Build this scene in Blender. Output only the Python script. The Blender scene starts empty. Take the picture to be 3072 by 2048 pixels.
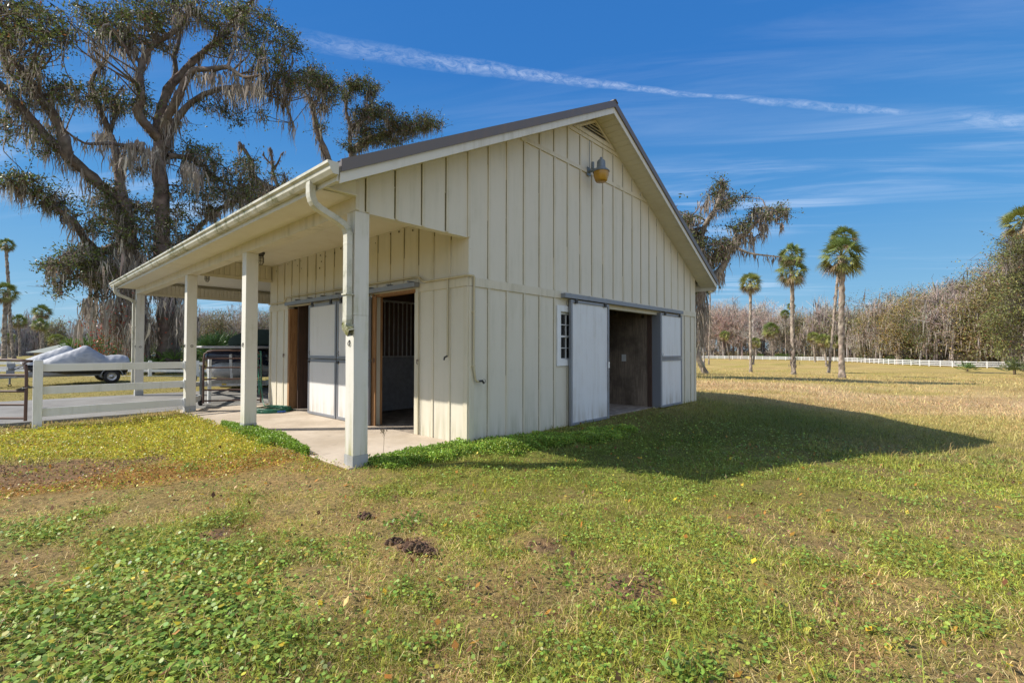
import bpy, math, random
import numpy as np
from mathutils import Vector, Matrix
R_ = math.radians
sc = bpy.context.scene
COL = sc.collection
# ------------------------------------------------------------------ camera
CAM = np.array([-4.5907, -5.0293, 1.3485]); YAW, PIT, ROL, FP = .8323, .0185, .0025, 1415.03
cF = np.array([math.sin(YAW)*math.cos(PIT), math.cos(YAW)*math.cos(PIT), math.sin(PIT)])
cR = np.array([math.cos(YAW), -math.sin(YAW), 0.]); cU = np.cross(cR, cF)
cR2 = cR*math.cos(ROL)+cU*math.sin(ROL); cU2 = -cR*math.sin(ROL)+cU*math.cos(ROL)
cam = bpy.data.cameras.new('camera'); camo = bpy.data.objects.new('camera', cam); COL.objects.link(camo)
cam.sensor_width = 36; cam.lens = FP/3072*36; cam.clip_end = 6000; cam.clip_start = .05
M = Matrix.Identity(4)
for i in range(3):
    M[i][0] = cR2[i]; M[i][1] = cU2[i]; M[i][2] = -cF[i]; M[i][3] = CAM[i]
camo.matrix_world = M
sc.camera = camo
def at(x, y, dep):                                   # survey point seen at D coordinates (2352 wide) and a depth in metres
    x /= .765625; y /= .765625
    d = cF+cR2*(x-1536)/FP-cU2*(y-1024)/FP
    return CAM+d*dep
# ------------------------------------------------------------------ light
SUNDIR = Vector((-.88, .81, 1.)).normalized()
sc.view_settings.view_transform = 'Standard'; sc.view_settings.look = 'None'
sc.view_settings.gamma = 1; sc.view_settings.use_curve_mapping = False
sc.view_settings.exposure = 0.8
sun = bpy.data.lights.new('sun', 'SUN'); suno = bpy.data.objects.new('sun', sun); COL.objects.link(suno)
sun.energy = 3.95; sun.angle = R_(.5); sun.color = (1., .93, .82)
suno.rotation_euler = SUNDIR.to_track_quat('Z', 'Y').to_euler()
W = bpy.data.worlds.new('World'); sc.world = W; W.use_nodes = True
wn = W.node_tree; wn.nodes.clear()
def N(tree, typ, **kw):
    n = tree.nodes.new(typ)
    for k, v in kw.items():
        if k.startswith('i_'):
            key = k[2:]; key = int(key) if key.isdigit() else key.replace('_', ' ')
            n.inputs[key].default_value = v
        else: setattr(n, k, v)
    return n
def LK(t, a, b): t.links.new(a, b)
def mth(t, op, a, b=None, c=None, clamp=False):
    n = t.nodes.new('ShaderNodeMath'); n.operation = op; n.use_clamp = clamp
    for i, v in enumerate((a, b, c)):
        if v is None: continue
        if isinstance(v, (int, float)): n.inputs[i].default_value = v
        else: t.links.new(v, n.inputs[i])
    return n.outputs[0]
def vmth(t, op, a, b=None):
    n = t.nodes.new('ShaderNodeVectorMath'); n.operation = op
    for i, v in enumerate((a, b)):
        if v is None: continue
        if isinstance(v, (tuple, list)): n.inputs[i].default_value = v
        else: t.links.new(v, n.inputs[i])
    return n.outputs['Value'] if op in ('DOT_PRODUCT', 'LENGTH') else n.outputs[0]
def ramp(t, fac, stops, interp='LINEAR'):
    n = t.nodes.new('ShaderNodeValToRGB'); n.color_ramp.interpolation = interp
    e = n.color_ramp.elements
    while len(e) < len(stops): e.new(.5)
    for el, (p, c) in zip(e, stops):
        el.position = p; el.color = (c if isinstance(c, (tuple, list)) else (c, c, c))[:3]+(1,) if isinstance(c, (tuple, list)) else (c, c, c, 1)
    t.links.new(fac, n.inputs[0]); return n.outputs[0]
def maprange(t, v, a, b, c=0., d=1., smooth=True):
    n = t.nodes.new('ShaderNodeMapRange'); n.interpolation_type = 'SMOOTHSTEP' if smooth else 'LINEAR'
    t.links.new(v, n.inputs[0])
    for i, q in zip((1, 2, 3, 4), (a, b, c, d)): n.inputs[i].default_value = q
    return n.outputs[0]
sky = N(wn, 'ShaderNodeTexSky', sky_type='NISHITA', sun_disc=False)
sky.sun_elevation = R_(39.9); sky.sun_rotation = R_(-47.4); sky.altitude = 10; sky.air_density = 1.0; sky.dust_density = .25; sky.ozone_density = 2.2
tc = N(wn, 'ShaderNodeTexCoord'); dirv = vmth(wn, 'NORMALIZE', tc.outputs['Generated'])
hs = N(wn, 'ShaderNodeHueSaturation'); hs.inputs['Saturation'].default_value = 1.22; hs.inputs['Value'].default_value = 1.0
LK(wn, sky.outputs[0], hs.inputs['Color'])
sp = wn.nodes.new('ShaderNodeSeparateXYZ'); LK(wn, dirv, sp.inputs[0])
skg = ramp(wn, mth(wn, 'MAXIMUM', sp.outputs[2], 0), [(0, (.30, .50, .64)), (.10, (.19, .425, .665)), (.25, (.085, .305, .64)), (.5, (.034, .185, .54)), (1, (.02, .12, .42))])
skb = N(wn, 'ShaderNodeMix', data_type='RGBA'); skb.inputs['Factor'].default_value = .93
LK(wn, hs.outputs[0], skb.inputs['A']); LK(wn, vmth(wn, 'MULTIPLY', skg, (5.9, 5.9, 5.9)), skb.inputs['B']); skyc = skb.outputs['Result']
# a long contrail: a band of the sky along a great circle, and thin cirrus streaks
c0 = Vector(at(650, 85, 1)-CAM).normalized(); c1 = Vector(at(2120, 262, 1)-CAM).normalized()
cm = Vector(at(1400, 195, 1)-CAM).normalized()
nrm = c0.cross(c1).normalized(); tan = (c1-c0).normalized()
if nrm.dot(Vector((0, 0, 1))) < 0: nrm = -nrm
u0, u1, um = c0.dot(tan), c1.dot(tan), cm.dot(tan)
sag = cm.dot(nrm)/((um-u0)*(um-u1))
u = vmth(wn, 'DOT_PRODUCT', dirv, tuple(tan)); v = vmth(wn, 'DOT_PRODUCT', dirv, tuple(nrm))
cb = wn.nodes.new('ShaderNodeCombineXYZ'); LK(wn, u, cb.inputs[0]); LK(wn, v, cb.inputs[1])
def wnoise(vec, sx, sy, scale, det=6, rough=.6, dist=0.):
    mp = wn.nodes.new('ShaderNodeMapping'); mp.inputs['Scale'].default_value = (sx, sy, 1)
    LK(wn, vec, mp.inputs[0])
    n = wn.nodes.new('ShaderNodeTexNoise'); n.inputs['Scale'].default_value = scale; n.inputs['Detail'].default_value = det
    n.inputs['Roughness'].default_value = rough; n.inputs['Distortion'].default_value = dist
    LK(wn, mp.outputs[0], n.inputs['Vector']); return n.outputs[0]
wob = mth(wn, 'MULTIPLY', mth(wn, 'SUBTRACT', wnoise(cb.outputs[0], 1, 1, 9, 3), .5), .012)
curve = mth(wn, 'MULTIPLY', mth(wn, 'MULTIPLY', mth(wn, 'SUBTRACT', u, u0), mth(wn, 'SUBTRACT', u, u1)), sag)
vv = mth(wn, 'ADD', mth(wn, 'SUBTRACT', v, curve), wob)
s = mth(wn, 'DIVIDE', mth(wn, 'SUBTRACT', u, u0), u1-u0)          # 0 at its left end, 1 at its right end
wid = ramp(wn, s, [(0, .018), (.3, .015), (.5, .008), (.72, .0035), (.8, .007), (.93, .007), (1, .003)])
core = mth(wn, 'SUBTRACT', 1, mth(wn, 'DIVIDE', mth(wn, 'ABSOLUTE', vv), wid), clamp=True)
core = mth(wn, 'POWER', core, .7)
nz = wnoise(cb.outputs[0], 1, 2.2, 42, 9, .75, .8)
cdens = mth(wn, 'MULTIPLY', core, maprange(wn, nz, .3, .75))
alen = ramp(wn, s, [(0, .0), (.06, .45), (.3, .8), (.6, .9), (.75, .6), (.95, .75), (1, 0)])
cont = mth(wn, 'MULTIPLY', cdens, alen)
inr = maprange(wn, s, 0., .02); inr2 = maprange(wn, s, .98, 1.0, 1, 0)
cont = mth(wn, 'MULTIPLY', mth(wn, 'MULTIPLY', cont, inr), inr2)
# broken piece past its end
s2 = mth(wn, 'MULTIPLY', maprange(wn, s, 1.02, 1.06), maprange(wn, s, 1.2, 1.5, 1, 0))
vv2 = mth(wn, 'ADD', vv, mth(wn, 'MULTIPLY', mth(wn, 'SUBTRACT', s, 1), .02))
frag = mth(wn, 'SUBTRACT', 1, mth(wn, 'DIVIDE', mth(wn, 'ABSOLUTE', vv2), .014), clamp=True)
cont = mth(wn, 'ADD', cont, mth(wn, 'MULTIPLY', mth(wn, 'MULTIPLY', frag, s2), mth(wn, 'MULTIPLY', maprange(wn, nz, .38, .7), .5)))
# cirrus: noise on a high plane
zc = mth(wn, 'MAXIMUM', mth(wn, 'ADD', sp.outputs[2], .06), .03)
pl = wn.nodes.new('ShaderNodeCombineXYZ'); LK(wn, mth(wn, 'DIVIDE', sp.outputs[0], zc), pl.inputs[0]); LK(wn, mth(wn, 'DIVIDE', sp.outputs[1], zc), pl.inputs[1])
rt = wn.nodes.new('ShaderNodeMapping'); rt.inputs['Rotation'].default_value = (0, 0, R_(58)); LK(wn, pl.outputs[0], rt.inputs[0])
big = wnoise(rt.outputs[0], .35, .7, .75, 3, .5); fine = wnoise(rt.outputs[0], .5, 3.2, 1.3, 9, .62, .6)
ci = mth(wn, 'MULTIPLY', maprange(wn, big, .40, .60), maprange(wn, fine, .42, .78))
ci = mth(wn, 'MULTIPLY', ci, maprange(wn, sp.outputs[2], .0, .08))
ci = mth(wn, 'MULTIPLY', ci, mth(wn, 'MULTIPLY', maprange(wn, sp.outputs[2], .27, .40, 1, .3), .42))
# a veil of unseen bright cloud behind the camera, added to fill the shaded gable
fill_veil = maprange(wn, vmth(wn, 'DOT_PRODUCT', dirv, (-.52, -.84, .15)), .05, .75)
fill_veil = mth(wn, 'MULTIPLY', fill_veil, mth(wn, 'ADD', .34, mth(wn, 'MULTIPLY', fine, .40)))
tot = mth(wn, 'ADD', mth(wn, 'MULTIPLY', cont, .42), mth(wn, 'ADD', ci, fill_veil), clamp=True)
mx = N(wn, 'ShaderNodeMix', data_type='RGBA'); LK(wn, tot, mx.inputs['Factor'])
LK(wn, skyc, mx.inputs['A']); mx.inputs['B'].default_value = (6.2, 6.6, 7.3, 1)
bg = wn.nodes.new('ShaderNodeBackground'); bg.inputs[1].default_value = .105
LK(wn, mx.outputs['Result'], bg.inputs[0]); wo = wn.nodes.new('ShaderNodeOutputWorld'); LK(wn, bg.outputs[0], wo.inputs[0])

# ------------------------------------------------------------------ helpers
rng = np.random.default_rng(7); random.seed(7)
def tag(o, label=None, cat=None, group=None, kind=None):
    if label: o['label'] = label
    if cat: o['category'] = cat
    if group: o['group'] = group
    if kind: o['kind'] = kind
    return o
def empty(name, loc, label, cat, group=None, rz=0):
    o = bpy.data.objects.new(name, None); COL.objects.link(o); o.location = loc; o.rotation_euler = (0, 0, rz)
    o.empty_display_size = .2
    return tag(o, label, cat, group)
def link(name, me, mat=None, parent=None, keep=False):
    o = bpy.data.objects.new(name, me); COL.objects.link(o)
    if mat is not None and not len(me.materials): me.materials.append(mat)
    if parent is not None: o.parent = parent
    return o
class MB:                                            # collects shapes, builds one mesh
    def __init__(s): s.v = []; s.f = []; s.m = []; s.sm = []; s.cm = 0; s.off = np.zeros(3)
    def add(s, V, F, smooth=False):
        b = len(s.v); s.v += [tuple(np.asarray(p, float)-s.off) for p in V]
        for f in F: s.f.append(tuple(b+i for i in f)); s.m.append(s.cm); s.sm.append(smooth)
    def box(s, x0, x1, y0, y1, z0, z1):
        V = [(x, y, z) for z in (z0, z1) for y in (y0, y1) for x in (x0, x1)]
        s.add(V, [(0, 2, 3, 1), (4, 5, 7, 6), (0, 1, 5, 4), (2, 6, 7, 3), (0, 4, 6, 2), (1, 3, 7, 5)])
    def bar(s, a, b, w, h, up=(0, 0, 1)):            # box from a to b, w across, h along up
        a = Vector(a); b = Vector(b); d = (b-a).normalized(); up = Vector(up)
        sd = d.cross(up).normalized(); u = sd.cross(d)
        V = [p+sd*i*w/2+u*j*h/2 for p in (a, b) for j in (-1, 1) for i in (-1, 1)]
        s.add(V, [(0, 1, 3, 2), (4, 6, 7, 5), (0, 4, 5, 1), (2, 3, 7, 6), (0, 2, 6, 4), (1, 5, 7, 3)])
    def tube(s, pts, r, n=8, closed=False, cap=True):
        V, F = tube_np(np.array(pts, float), r, n, closed)
        s.add(V, [tuple(q) for q in F], True)
        if cap and not closed:
            L = len(V)-n; s.add(V[:n], [tuple(range(n))]); s.add(V[L:], [tuple(range(n))])
    def lathe(s, prof, c, n=20, axis='Z'):
        V = []; F = []
        for (r, z) in prof:
            for k in range(n):
                a = 2*math.pi*k/n; p = (r*math.cos(a), r*math.sin(a), z)
                if axis == 'Y': p = (p[0], z, p[1])
                if axis == 'X': p = (z, p[0], p[1])
                V.append((c[0]+p[0], c[1]+p[1], c[2]+p[2]))
        for i in range(len(prof)-1):
            for k in range(n): F.append((i*n+k, i*n+(k+1) % n, (i+1)*n+(k+1) % n, (i+1)*n+k))
        s.add(V, F, True)
    def prism(s, poly, fn, a, b):                    # poly in 2-D, fn(u,v,w) -> 3-D, from w=a to w=b
        n = len(poly); V = [fn(u, v, a) for u, v in poly]+[fn(u, v, b) for u, v in poly]
        s.add(V, [tuple(range(n))[::-1], tuple(range(n, 2*n))]+[(i, (i+1) % n, n+(i+1) % n, n+i) for i in range(n)])
    def merge(s, o, mi):                             # take in another collector's shapes under material slot mi
        b = len(s.v); s.v += o.v; s.f += [tuple(b+i for i in f) for f in o.f]; s.m += [mi]*len(o.f); s.sm += o.sm
    def build(s, name, mats, parent=None, bevel=0, label=None):
        me = bpy.data.meshes.new(name); me.from_pydata(s.v, [], s.f)
        if not isinstance(mats, (list, tuple)): mats = [mats]
        for m in mats: me.materials.append(m)
        me.polygons.foreach_set('material_index', s.m); me.polygons.foreach_set('use_smooth', s.sm)
        import bmesh
        bm = bmesh.new(); bm.from_mesh(me); bmesh.ops.recalc_face_normals(bm, faces=bm.faces); bm.to_mesh(me); bm.free()
        o = link(name, me, None, parent)
        if bevel:
            b = o.modifiers.new('bevel', 'BEVEL'); b.width = bevel; b.segments = 2; b.limit_method = 'ANGLE'; b.angle_limit = R_(50)
        if label: o['label'] = label
        return o
def tube_np(P, r, n=8, closed=False):
    L = len(P); r = np.full(L, r) if np.isscalar(r) else np.asarray(r, float)
    T = np.roll(P, -1, 0)-np.roll(P, 1, 0) if closed else np.gradient(P, axis=0)
    T /= np.linalg.norm(T, axis=1)[:, None]+1e-9
    ref = np.array([0, 0, 1.]) if abs(T[0][2]) < .9 else np.array([1., 0, 0])
    A = np.empty_like(P); a = np.cross(T[0], ref); a /= np.linalg.norm(a)
    for i in range(L):
        a = a-T[i]*(a@T[i]); a /= np.linalg.norm(a)+1e-9; A[i] = a
    B = np.cross(T, A); th = np.arange(n)*2*math.pi/n
    V = (P[:, None, :]+r[:, None, None]*(A[:, None, :]*np.cos(th)[None, :, None]+B[:, None, :]*np.sin(th)[None, :, None])).reshape(-1, 3)
    i = np.arange(L if closed else L-1)[:, None]; k = np.arange(n)[None, :]; j = (i+1) % L
    F = np.stack([i*n+k, i*n+(k+1) % n, j*n+(k+1) % n, j*n+k], -1).reshape(-1, 4)
    return V, F
class NB:                                            # numpy collector with a colour per point
    def __init__(s): s.V = []; s.F = {3: [], 4: [], 6: []}; s.C = []; s.n = 0
    def add(s, V, F, C):
        V = np.asarray(V, np.float32); F = np.asarray(F, np.int64)
        C = np.asarray(C, np.float32)
        if C.ndim == 1: C = np.tile(C, (len(V), 1))
        s.V.append(V); s.F[F.shape[1]].append(F+s.n); s.C.append(C); s.n += len(V)
    def build(s, name, mat, parent=None, smooth=True, off=None):
        V = np.concatenate(s.V); C = np.concatenate(s.C)
        if off is not None: V = V-np.asarray(off, np.float32)
        me = bpy.data.meshes.new(name); loops = []; starts = []; p = 0
        for k in (3, 4, 6):
            if s.F[k]:
                F = np.concatenate(s.F[k]); loops.append(F.ravel()); starts.append(p+np.arange(len(F))*k); p += F.size
        loops = np.concatenate(loops).astype(np.int32); starts = np.concatenate(starts).astype(np.int32)
        me.vertices.add(len(V)); me.vertices.foreach_set('co', V.astype(np.float32).ravel())
        me.loops.add(len(loops)); me.loops.foreach_set('vertex_index', loops)
        me.polygons.add(len(starts)); me.polygons.foreach_set('loop_start', starts)
        me.polygons.foreach_set('use_smooth', np.full(len(starts), smooth))
        me.update(calc_edges=True)
        a = me.color_attributes.new('Col', 'FLOAT_COLOR', 'POINT')
        a.data.foreach_set('color', np.concatenate([C, np.ones((len(C), 1), np.float32)], 1).astype(np.float32).ravel())
        return link(name, me, mat, parent)
def jit(C, n, g, amt=.25, hue=.06):
    C = np.tile(np.asarray(C, float), (n, 1)) if np.ndim(C) == 1 else np.array(C, float)
    return np.clip(C*(1+g.normal(0, amt, (len(C), 1)))*(1+g.normal(0, hue, (len(C), 3))), .004, 1)
def unit(v): return v/(np.linalg.norm(v, axis=-1, keepdims=True)+1e-9)
def leaves(nb, P, L, Wd, C, g, up=.3):               # folded diamond cards
    n = len(P); d = unit(g.normal(0, 1, (n, 3))); nn = unit(g.normal(0, 1, (n, 3))+np.array([0, 0, up*3]))
    sd = unit(np.cross(d, nn)); L = np.broadcast_to(L, (n,))*g.uniform(.7, 1.3, n); Wd = np.broadcast_to(Wd, (n,))*g.uniform(.7, 1.3, n)
    V = np.stack([P, P+d*(L*.5)[:, None]+sd*(Wd*.5)[:, None], P+d*L[:, None], P+d*(L*.5)[:, None]-sd*(Wd*.5)[:, None]], 1).reshape(-1, 3)
    F = np.arange(n*4).reshape(-1, 4); nb.add(V, F, np.repeat(C, 4, 0))
def twigs(nb, A, B, w0, w1, C, g):                   # thin strips, end to end
    n = len(A); d = unit(B-A); sd = unit(np.cross(d, g.normal(0, 1, (n, 3))))
    w0 = np.broadcast_to(w0, (n,))[:, None]; w1 = np.broadcast_to(w1, (n,))[:, None]
    V = np.stack([A-sd*w0/2, A+sd*w0/2, B+sd*w1/2, B-sd*w1/2], 1).reshape(-1, 3)
    nb.add(V, np.arange(n*4).reshape(-1, 4), np.repeat(C, 4, 0))
def strands(nb, P, L, w, C, g, K=6):                 # hanging tapering moss strands
    n = len(P); a = g.uniform(0, 2*math.pi, n); sd = np.stack([np.cos(a), np.sin(a), 0*a], 1)
    dr = g.normal(0, .10, (n, 2)); L = np.broadcast_to(L, (n,)); w = np.broadcast_to(w, (n,))
    rows = []; wob_ = np.zeros((n, 2))
    for k in range(K):
        t = k/(K-1); wk = w*(.55+.9*math.sin(math.pi*min(1, t*1.2))**.8*(1-t))*(1-t*.92)*g.uniform(.6, 1.4, n)
        c = P.copy(); c[:, 2] -= L*t; wob_ = wob_+g.normal(0, 1, (n, 2))*(.035*np.minimum(L, 1.5)+.008)[:, None]*(t > 0); c[:, :2] += dr*(L*t)[:, None]*.6+wob_
        rows.append(np.stack([c-sd*wk[:, None]/2, c+sd*wk[:, None]/2], 1))
    V = np.stack(rows, 1).reshape(-1, 3); b = (np.arange(n)*2*K)[:, None]; k = (np.arange(K-1)*2)[None, :]; q = b+k
    F = np.stack([q, q+1, q+3, q+2], -1).reshape(-1, 4); nb.add(V, F, np.repeat(C, 2*K, 0))
def resample(P, step):
    P = np.array(P, float); out = []
    Q = np.vstack([2*P[0]-P[1], P, 2*P[-1]-P[-2]])
    for i in range(1, len(Q)-2):
        n = max(2, int(np.linalg.norm(Q[i+1]-Q[i])/step))
        t = np.arange(n)[:, None]/n; a, b, c, d = Q[i-1], Q[i], Q[i+1], Q[i+2]
        out.append(.5*((2*b)+(-a+c)*t+(2*a-5*b+4*c-d)*t*t+(-a+3*b-3*c+d)*t**3))
    return np.vstack(out+[P[-1:]])
# ------------------------------------------------------------------ terrain
def sm(t): t = np.clip(t, 0, 1); return t*t*(3-2*t)
def gz(x, y):
    x = np.asarray(x, float); y = np.asarray(y, float)
    z = -.02-.05*sm((np.hypot(np.maximum(0, np.maximum(-1.85-x, x-8.6)), np.maximum(0, -.05-y))-.05)/1.2)-.42*sm((x-.2)/9)*sm((.6-y)/5.5)*(1-sm((x-16)/20))
    z = z-1.9*sm((x-9)/75)*(1-sm((y-90)/60)*sm((70-x)/40))-.25*sm((y-60)/90)*sm((80-x)/40)
    z = z-5*sm((y-150)/25)*sm((110-x)/30)
    z = z-.06*sm((-x-1.5)/5)*sm((2-y)/5)
    z = z+.012*np.sin(x*1.7+y*.6)*np.sin(y*1.3-x*.4)*sm((.5-y)/2)
    return z
def vnoise(x, y, s, seed=0):                         # value noise on the ground plane
    g = np.random.default_rng(100+seed); T = g.random((257, 257))
    X = (x/s+57.3) % 256; Y = (y/s+91.7) % 256; i = X.astype(int); j = Y.astype(int); a = sm(X-i); b = sm(Y-j)
    return (T[i, j]*(1-a)+T[i+1, j]*a)*(1-b)+(T[i, j+1]*(1-a)+T[i+1, j+1]*a)*b
def blob(x, y, cx, cy, r, pw=1.): return np.exp(-(((x-cx)**2+(y-cy)**2)/(r*r))**pw)
def seg(x, y, a, b, r):
    ax, ay = a; bx, by = b; t = np.clip(((x-ax)*(bx-ax)+(y-ay)*(by-ay))/((bx-ax)**2+(by-ay)**2), 0, 1)
    return np.exp(-((x-ax-t*(bx-ax))**2+(y-ay-t*(by-ay))**2)/(r*r))
def masks(x, y):
    n1 = vnoise(x, y, .35, 1); n2 = vnoise(x, y, 1.1, 2); n3 = vnoise(x, y, .12, 3); n4 = vnoise(x, y, 5, 4)
    nn = (n1+n2*1.2+n3*.5)/2.7
    penny = np.maximum(seg(x, y, (-5.6, -1.2), (-4.2, -1.9), 1.5), seg(x, y, (-5.4, .3), (-4.4, .2), .9)*.9)
    penny = np.maximum(penny, seg(x, y, (-5.5, -2.8), (-4.3, -3.1), .7)*.8)
    penny = sm((penny+nn*1.3-1.02)/.7)
    scat = sm((n1*.6+n3*.5+n2*.5-.86)/.12)*.8*sm((9-np.hypot(x-CAM[0], y-CAM[1]))/4)
    yel = seg(x, y, (-3.4, 5.6), (-1.9, 3.0), 1.0)*1.1
    yel = np.maximum(yel, seg(x, y, (-4.4, 6.0), (-2.4, 5.9), .75))
    yel = np.maximum(yel, seg(x, y, (-4.3, 4.6), (-2.3, 2.2), .8)*.9); yel = sm((yel+nn*.9-.75)/.4)
    orange = sm((np.maximum(seg(x, y, (-4.2, 1.9), (-2.4, 1.2), .9), blob(x, y, -2.2, .2, .9)*.7)+nn*.8-.85)/.4)
    dirt = np.maximum(1.15*seg(x, y, (-5.6, 3.1), (-4.1, 2.5), .8), blob(x, y, -3.2, 2.5, .35)*.9)
    for q in ((-2.51, -2.17, .22), (-2.41, -1.35, .16), (-2.0, -3.64, .25), (-3.4, -.9, .15), (-1.9, -2.9, .2)):
        dirt = np.maximum(dirt, blob(x, y, *q)*.95)
    dirt = sm((dirt+nn*.6-.72)/.3)
    weed = np.maximum(seg(x, y, (-1.75, 3.9), (-1.75, 1.4), .28), seg(x, y, (-1.4, -.05), (1.0, -.55), .46))
    weed = np.maximum(weed, seg(x, y, (.2, -.6), (2.9, -.9), .42)*1.0)
    weed = sm((weed+n1*.7+n3*.4-1.0)/.45)
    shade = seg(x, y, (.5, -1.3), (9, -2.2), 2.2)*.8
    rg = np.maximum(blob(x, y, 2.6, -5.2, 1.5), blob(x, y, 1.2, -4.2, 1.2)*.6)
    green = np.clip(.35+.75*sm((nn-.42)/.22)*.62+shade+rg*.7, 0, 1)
    far = sm((x-7)/6)
    green = green*(1-far*.9)+far*.22*sm((n4-.55)/.2)
    return dict(penny=penny, scat=scat, yel=yel, orange=orange, dirt=dirt, weed=weed, green=green, nn=nn, n3=n3, far=far)
STRAW = np.array([.58, .45, .20]); GREEN = np.array([.29, .31, .05]); DIRT = np.array([.23, .145, .095])
YEL = np.array([.60, .55, .06]); ORG = np.array([.42, .22, .06]); WEED = np.array([.22, .35, .045]); PEN = np.array([.29, .41, .075])
def mixc(a, b, t): return a*(1-t[:, None])+b*t[:, None]
def groundcol(x, y):
    m = masks(x, y); c = mixc(np.tile(STRAW*.8, (len(x), 1)), GREEN*.75, m['green']*.85)
    c = mixc(c, DIRT*.9, np.clip(.82*(1-m['nn'])*(1-m['far']), 0, 1))
    c = mixc(c, ORG*.75, m['orange']*.7); c = mixc(c, YEL*.6, m['yel']*.75); c = mixc(c, PEN*.55, m['penny']*.7)
    c = mixc(c, DIRT, m['dirt']*.9); c = mixc(c, WEED*.5, m['weed']*.8)
    h = np.hypot(x, y); gr = sm((y-7)/4)*sm((60-x)/30)        # the lawn on the far side of the drive
    c = mixc(c, np.array([.27, .24, .09]), gr*.8); c = mixc(c, np.array([.08, .12, .025]), seg(x, y, (1.5, -1.6), (9, -2.6), 1.9)*.75)  # gable's cast shadow put into the ground colour as dark green
    st_ = vnoise(x*.6+y*.8, (x*.8-y*.6)*.25, 2.2, 41); ff = m['far']*(1-gr); c = mixc(c, np.array([.50, .36, .24]), ff*seg(x, y, (16, 4), (22, -12), 5)*.7); c = mixc(c, np.array([.30, .27, .06]), ff*sm((st_-.58)/.2)*.55); c = mixc(c, np.array([.33, .23, .11]), ff*sm((.42-st_)/.2)*.5)
    return c
# ------------------------------------------------------------------ materials
def mat(name):
    m = bpy.data.materials.new(name); m.use_nodes = True; t = m.node_tree
    return m, t, t.nodes['Principled BSDF']
def objco(t):
    g = t.nodes.new('ShaderNodeNewGeometry'); return g.outputs['Position']
def tnoise(t, vec, scale, det=5, rough=.55, sc3=(1, 1, 1), dist=0):
    mp = t.nodes.new('ShaderNodeMapping'); mp.inputs['Scale'].default_value = sc3; LK(t, vec, mp.inputs[0])
    n = t.nodes.new('ShaderNodeTexNoise'); n.inputs['Scale'].default_value = scale; n.inputs['Detail'].default_value = det
    n.inputs['Roughness'].default_value = rough; n.inputs['Distortion'].default_value = dist; LK(t, mp.outputs[0], n.inputs['Vector']); return n.outputs[0]
def mixn(t, f, a, b):
    n = N(t, 'ShaderNodeMix', data_type='RGBA')
    if isinstance(f, (int, float)): n.inputs['Factor'].default_value = f
    else: LK(t, f, n.inputs['Factor'])
    for k, q in (('A', a), ('B', b)):
        if isinstance(q, (tuple, list)): n.inputs[k].default_value = tuple(q)[:3]+(1,)
        else: LK(t, q, n.inputs[k])
    return n.outputs['Result']
def bump(t, b, h, st=.3, dist=.01):
    n = t.nodes.new('ShaderNodeBump'); n.inputs['Strength'].default_value = st; n.inputs['Distance'].default_value = dist
    LK(t, h, n.inputs['Height']); LK(t, n.outputs[0], b.inputs['Normal'])
def painted(name, col, dirt=(.28, .27, .16), amt=.5, rough=.55, streak=True, low=0., scale=1.):
    m, t, b = mat(name); p = objco(t)
    big = tnoise(t, p, 1.3*scale, 6, .65); st = tnoise(t, p, 3.*scale, 6, .7, (3, 3, .25) if streak else (1, 1, 1)); fi = tnoise(t, p, 45, 4, .7)
    f = mth(t, 'MULTIPLY', maprange(t, big, .36, .70), maprange(t, st, .40, .70))
    f = mth(t, 'ADD', mth(t, 'MULTIPLY', f, amt), mth(t, 'MULTIPLY', maprange(t, fi, .62, .8), amt*.25), clamp=True)
    if low:
        z = t.nodes.new('ShaderNodeSeparateXYZ'); LK(t, p, z.inputs[0])
        lo = maprange(t, z.outputs[2], .0, .45, 1, 0); f = mth(t, 'ADD', f, mth(t, 'MULTIPLY', mth(t, 'MULTIPLY', lo, maprange(t, st, .35, .65)), low), clamp=True)
    LK(t, mixn(t, f, col, dirt), b.inputs['Base Color']); b.inputs['Roughness'].default_value = rough
    bump(t, b, tnoise(t, p, 60, 4, .6, (1, 1, .3)), .12, .004); return m
def plain(name, col, rough=.5, metal=0, nz=.15, sc=12):
    m, t, b = mat(name); p = objco(t); n = tnoise(t, p, sc, 6, .65)
    LK(t, mixn(t, maprange(t, n, .3, .7), tuple(c*(1-nz) for c in col), tuple(min(1, c*(1+nz)) for c in col)), b.inputs['Base Color'])
    b.inputs['Roughness'].default_value = rough; b.inputs['Metallic'].default_value = metal; return m
def colmat(name, rough=.6, trans=.25, spec=.3, noise=0):
    m, t, b = mat(name); a = t.nodes.new('ShaderNodeVertexColor'); a.layer_name = 'Col'; col = a.outputs[0]
    if noise:
        p = objco(t); col = mixn(t, maprange(t, tnoise(t, p, noise, 8, .7), .3, .7), vmth(t, 'MULTIPLY', col, (.6, .6, .6)), vmth(t, 'MULTIPLY', col, (1.35, 1.35, 1.35)))
    LK(t, col, b.inputs['Base Color']); b.inputs['Roughness'].default_value = rough
    b.inputs['Specular IOR Level'].default_value = spec
    if trans:
        tr = t.nodes.new('ShaderNodeBsdfTranslucent'); LK(t, col, tr.inputs[0]); ms = t.nodes.new('ShaderNodeMixShader'); ms.inputs[0].default_value = trans
        o = t.nodes['Material Output']; LK(t, b.outputs[0], ms.inputs[1]); LK(t, tr.outputs[0], ms.inputs[2]); LK(t, ms.outputs[0], o.inputs[0])
    return m
CREAM = (.615, .575, .475)
mt = {}
mt['cream'] = painted('cream_paint', CREAM, (.42, .40, .29), .5, .5, True, .75)
mt['creamd'] = painted('cream_trim', (.60, .55, .43), (.28, .26, .15), .6, .5)
mt['ceil'] = painted('ceiling_paint', (.66, .62, .51), (.46, .38, .24), .35, .6, False)
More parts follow.
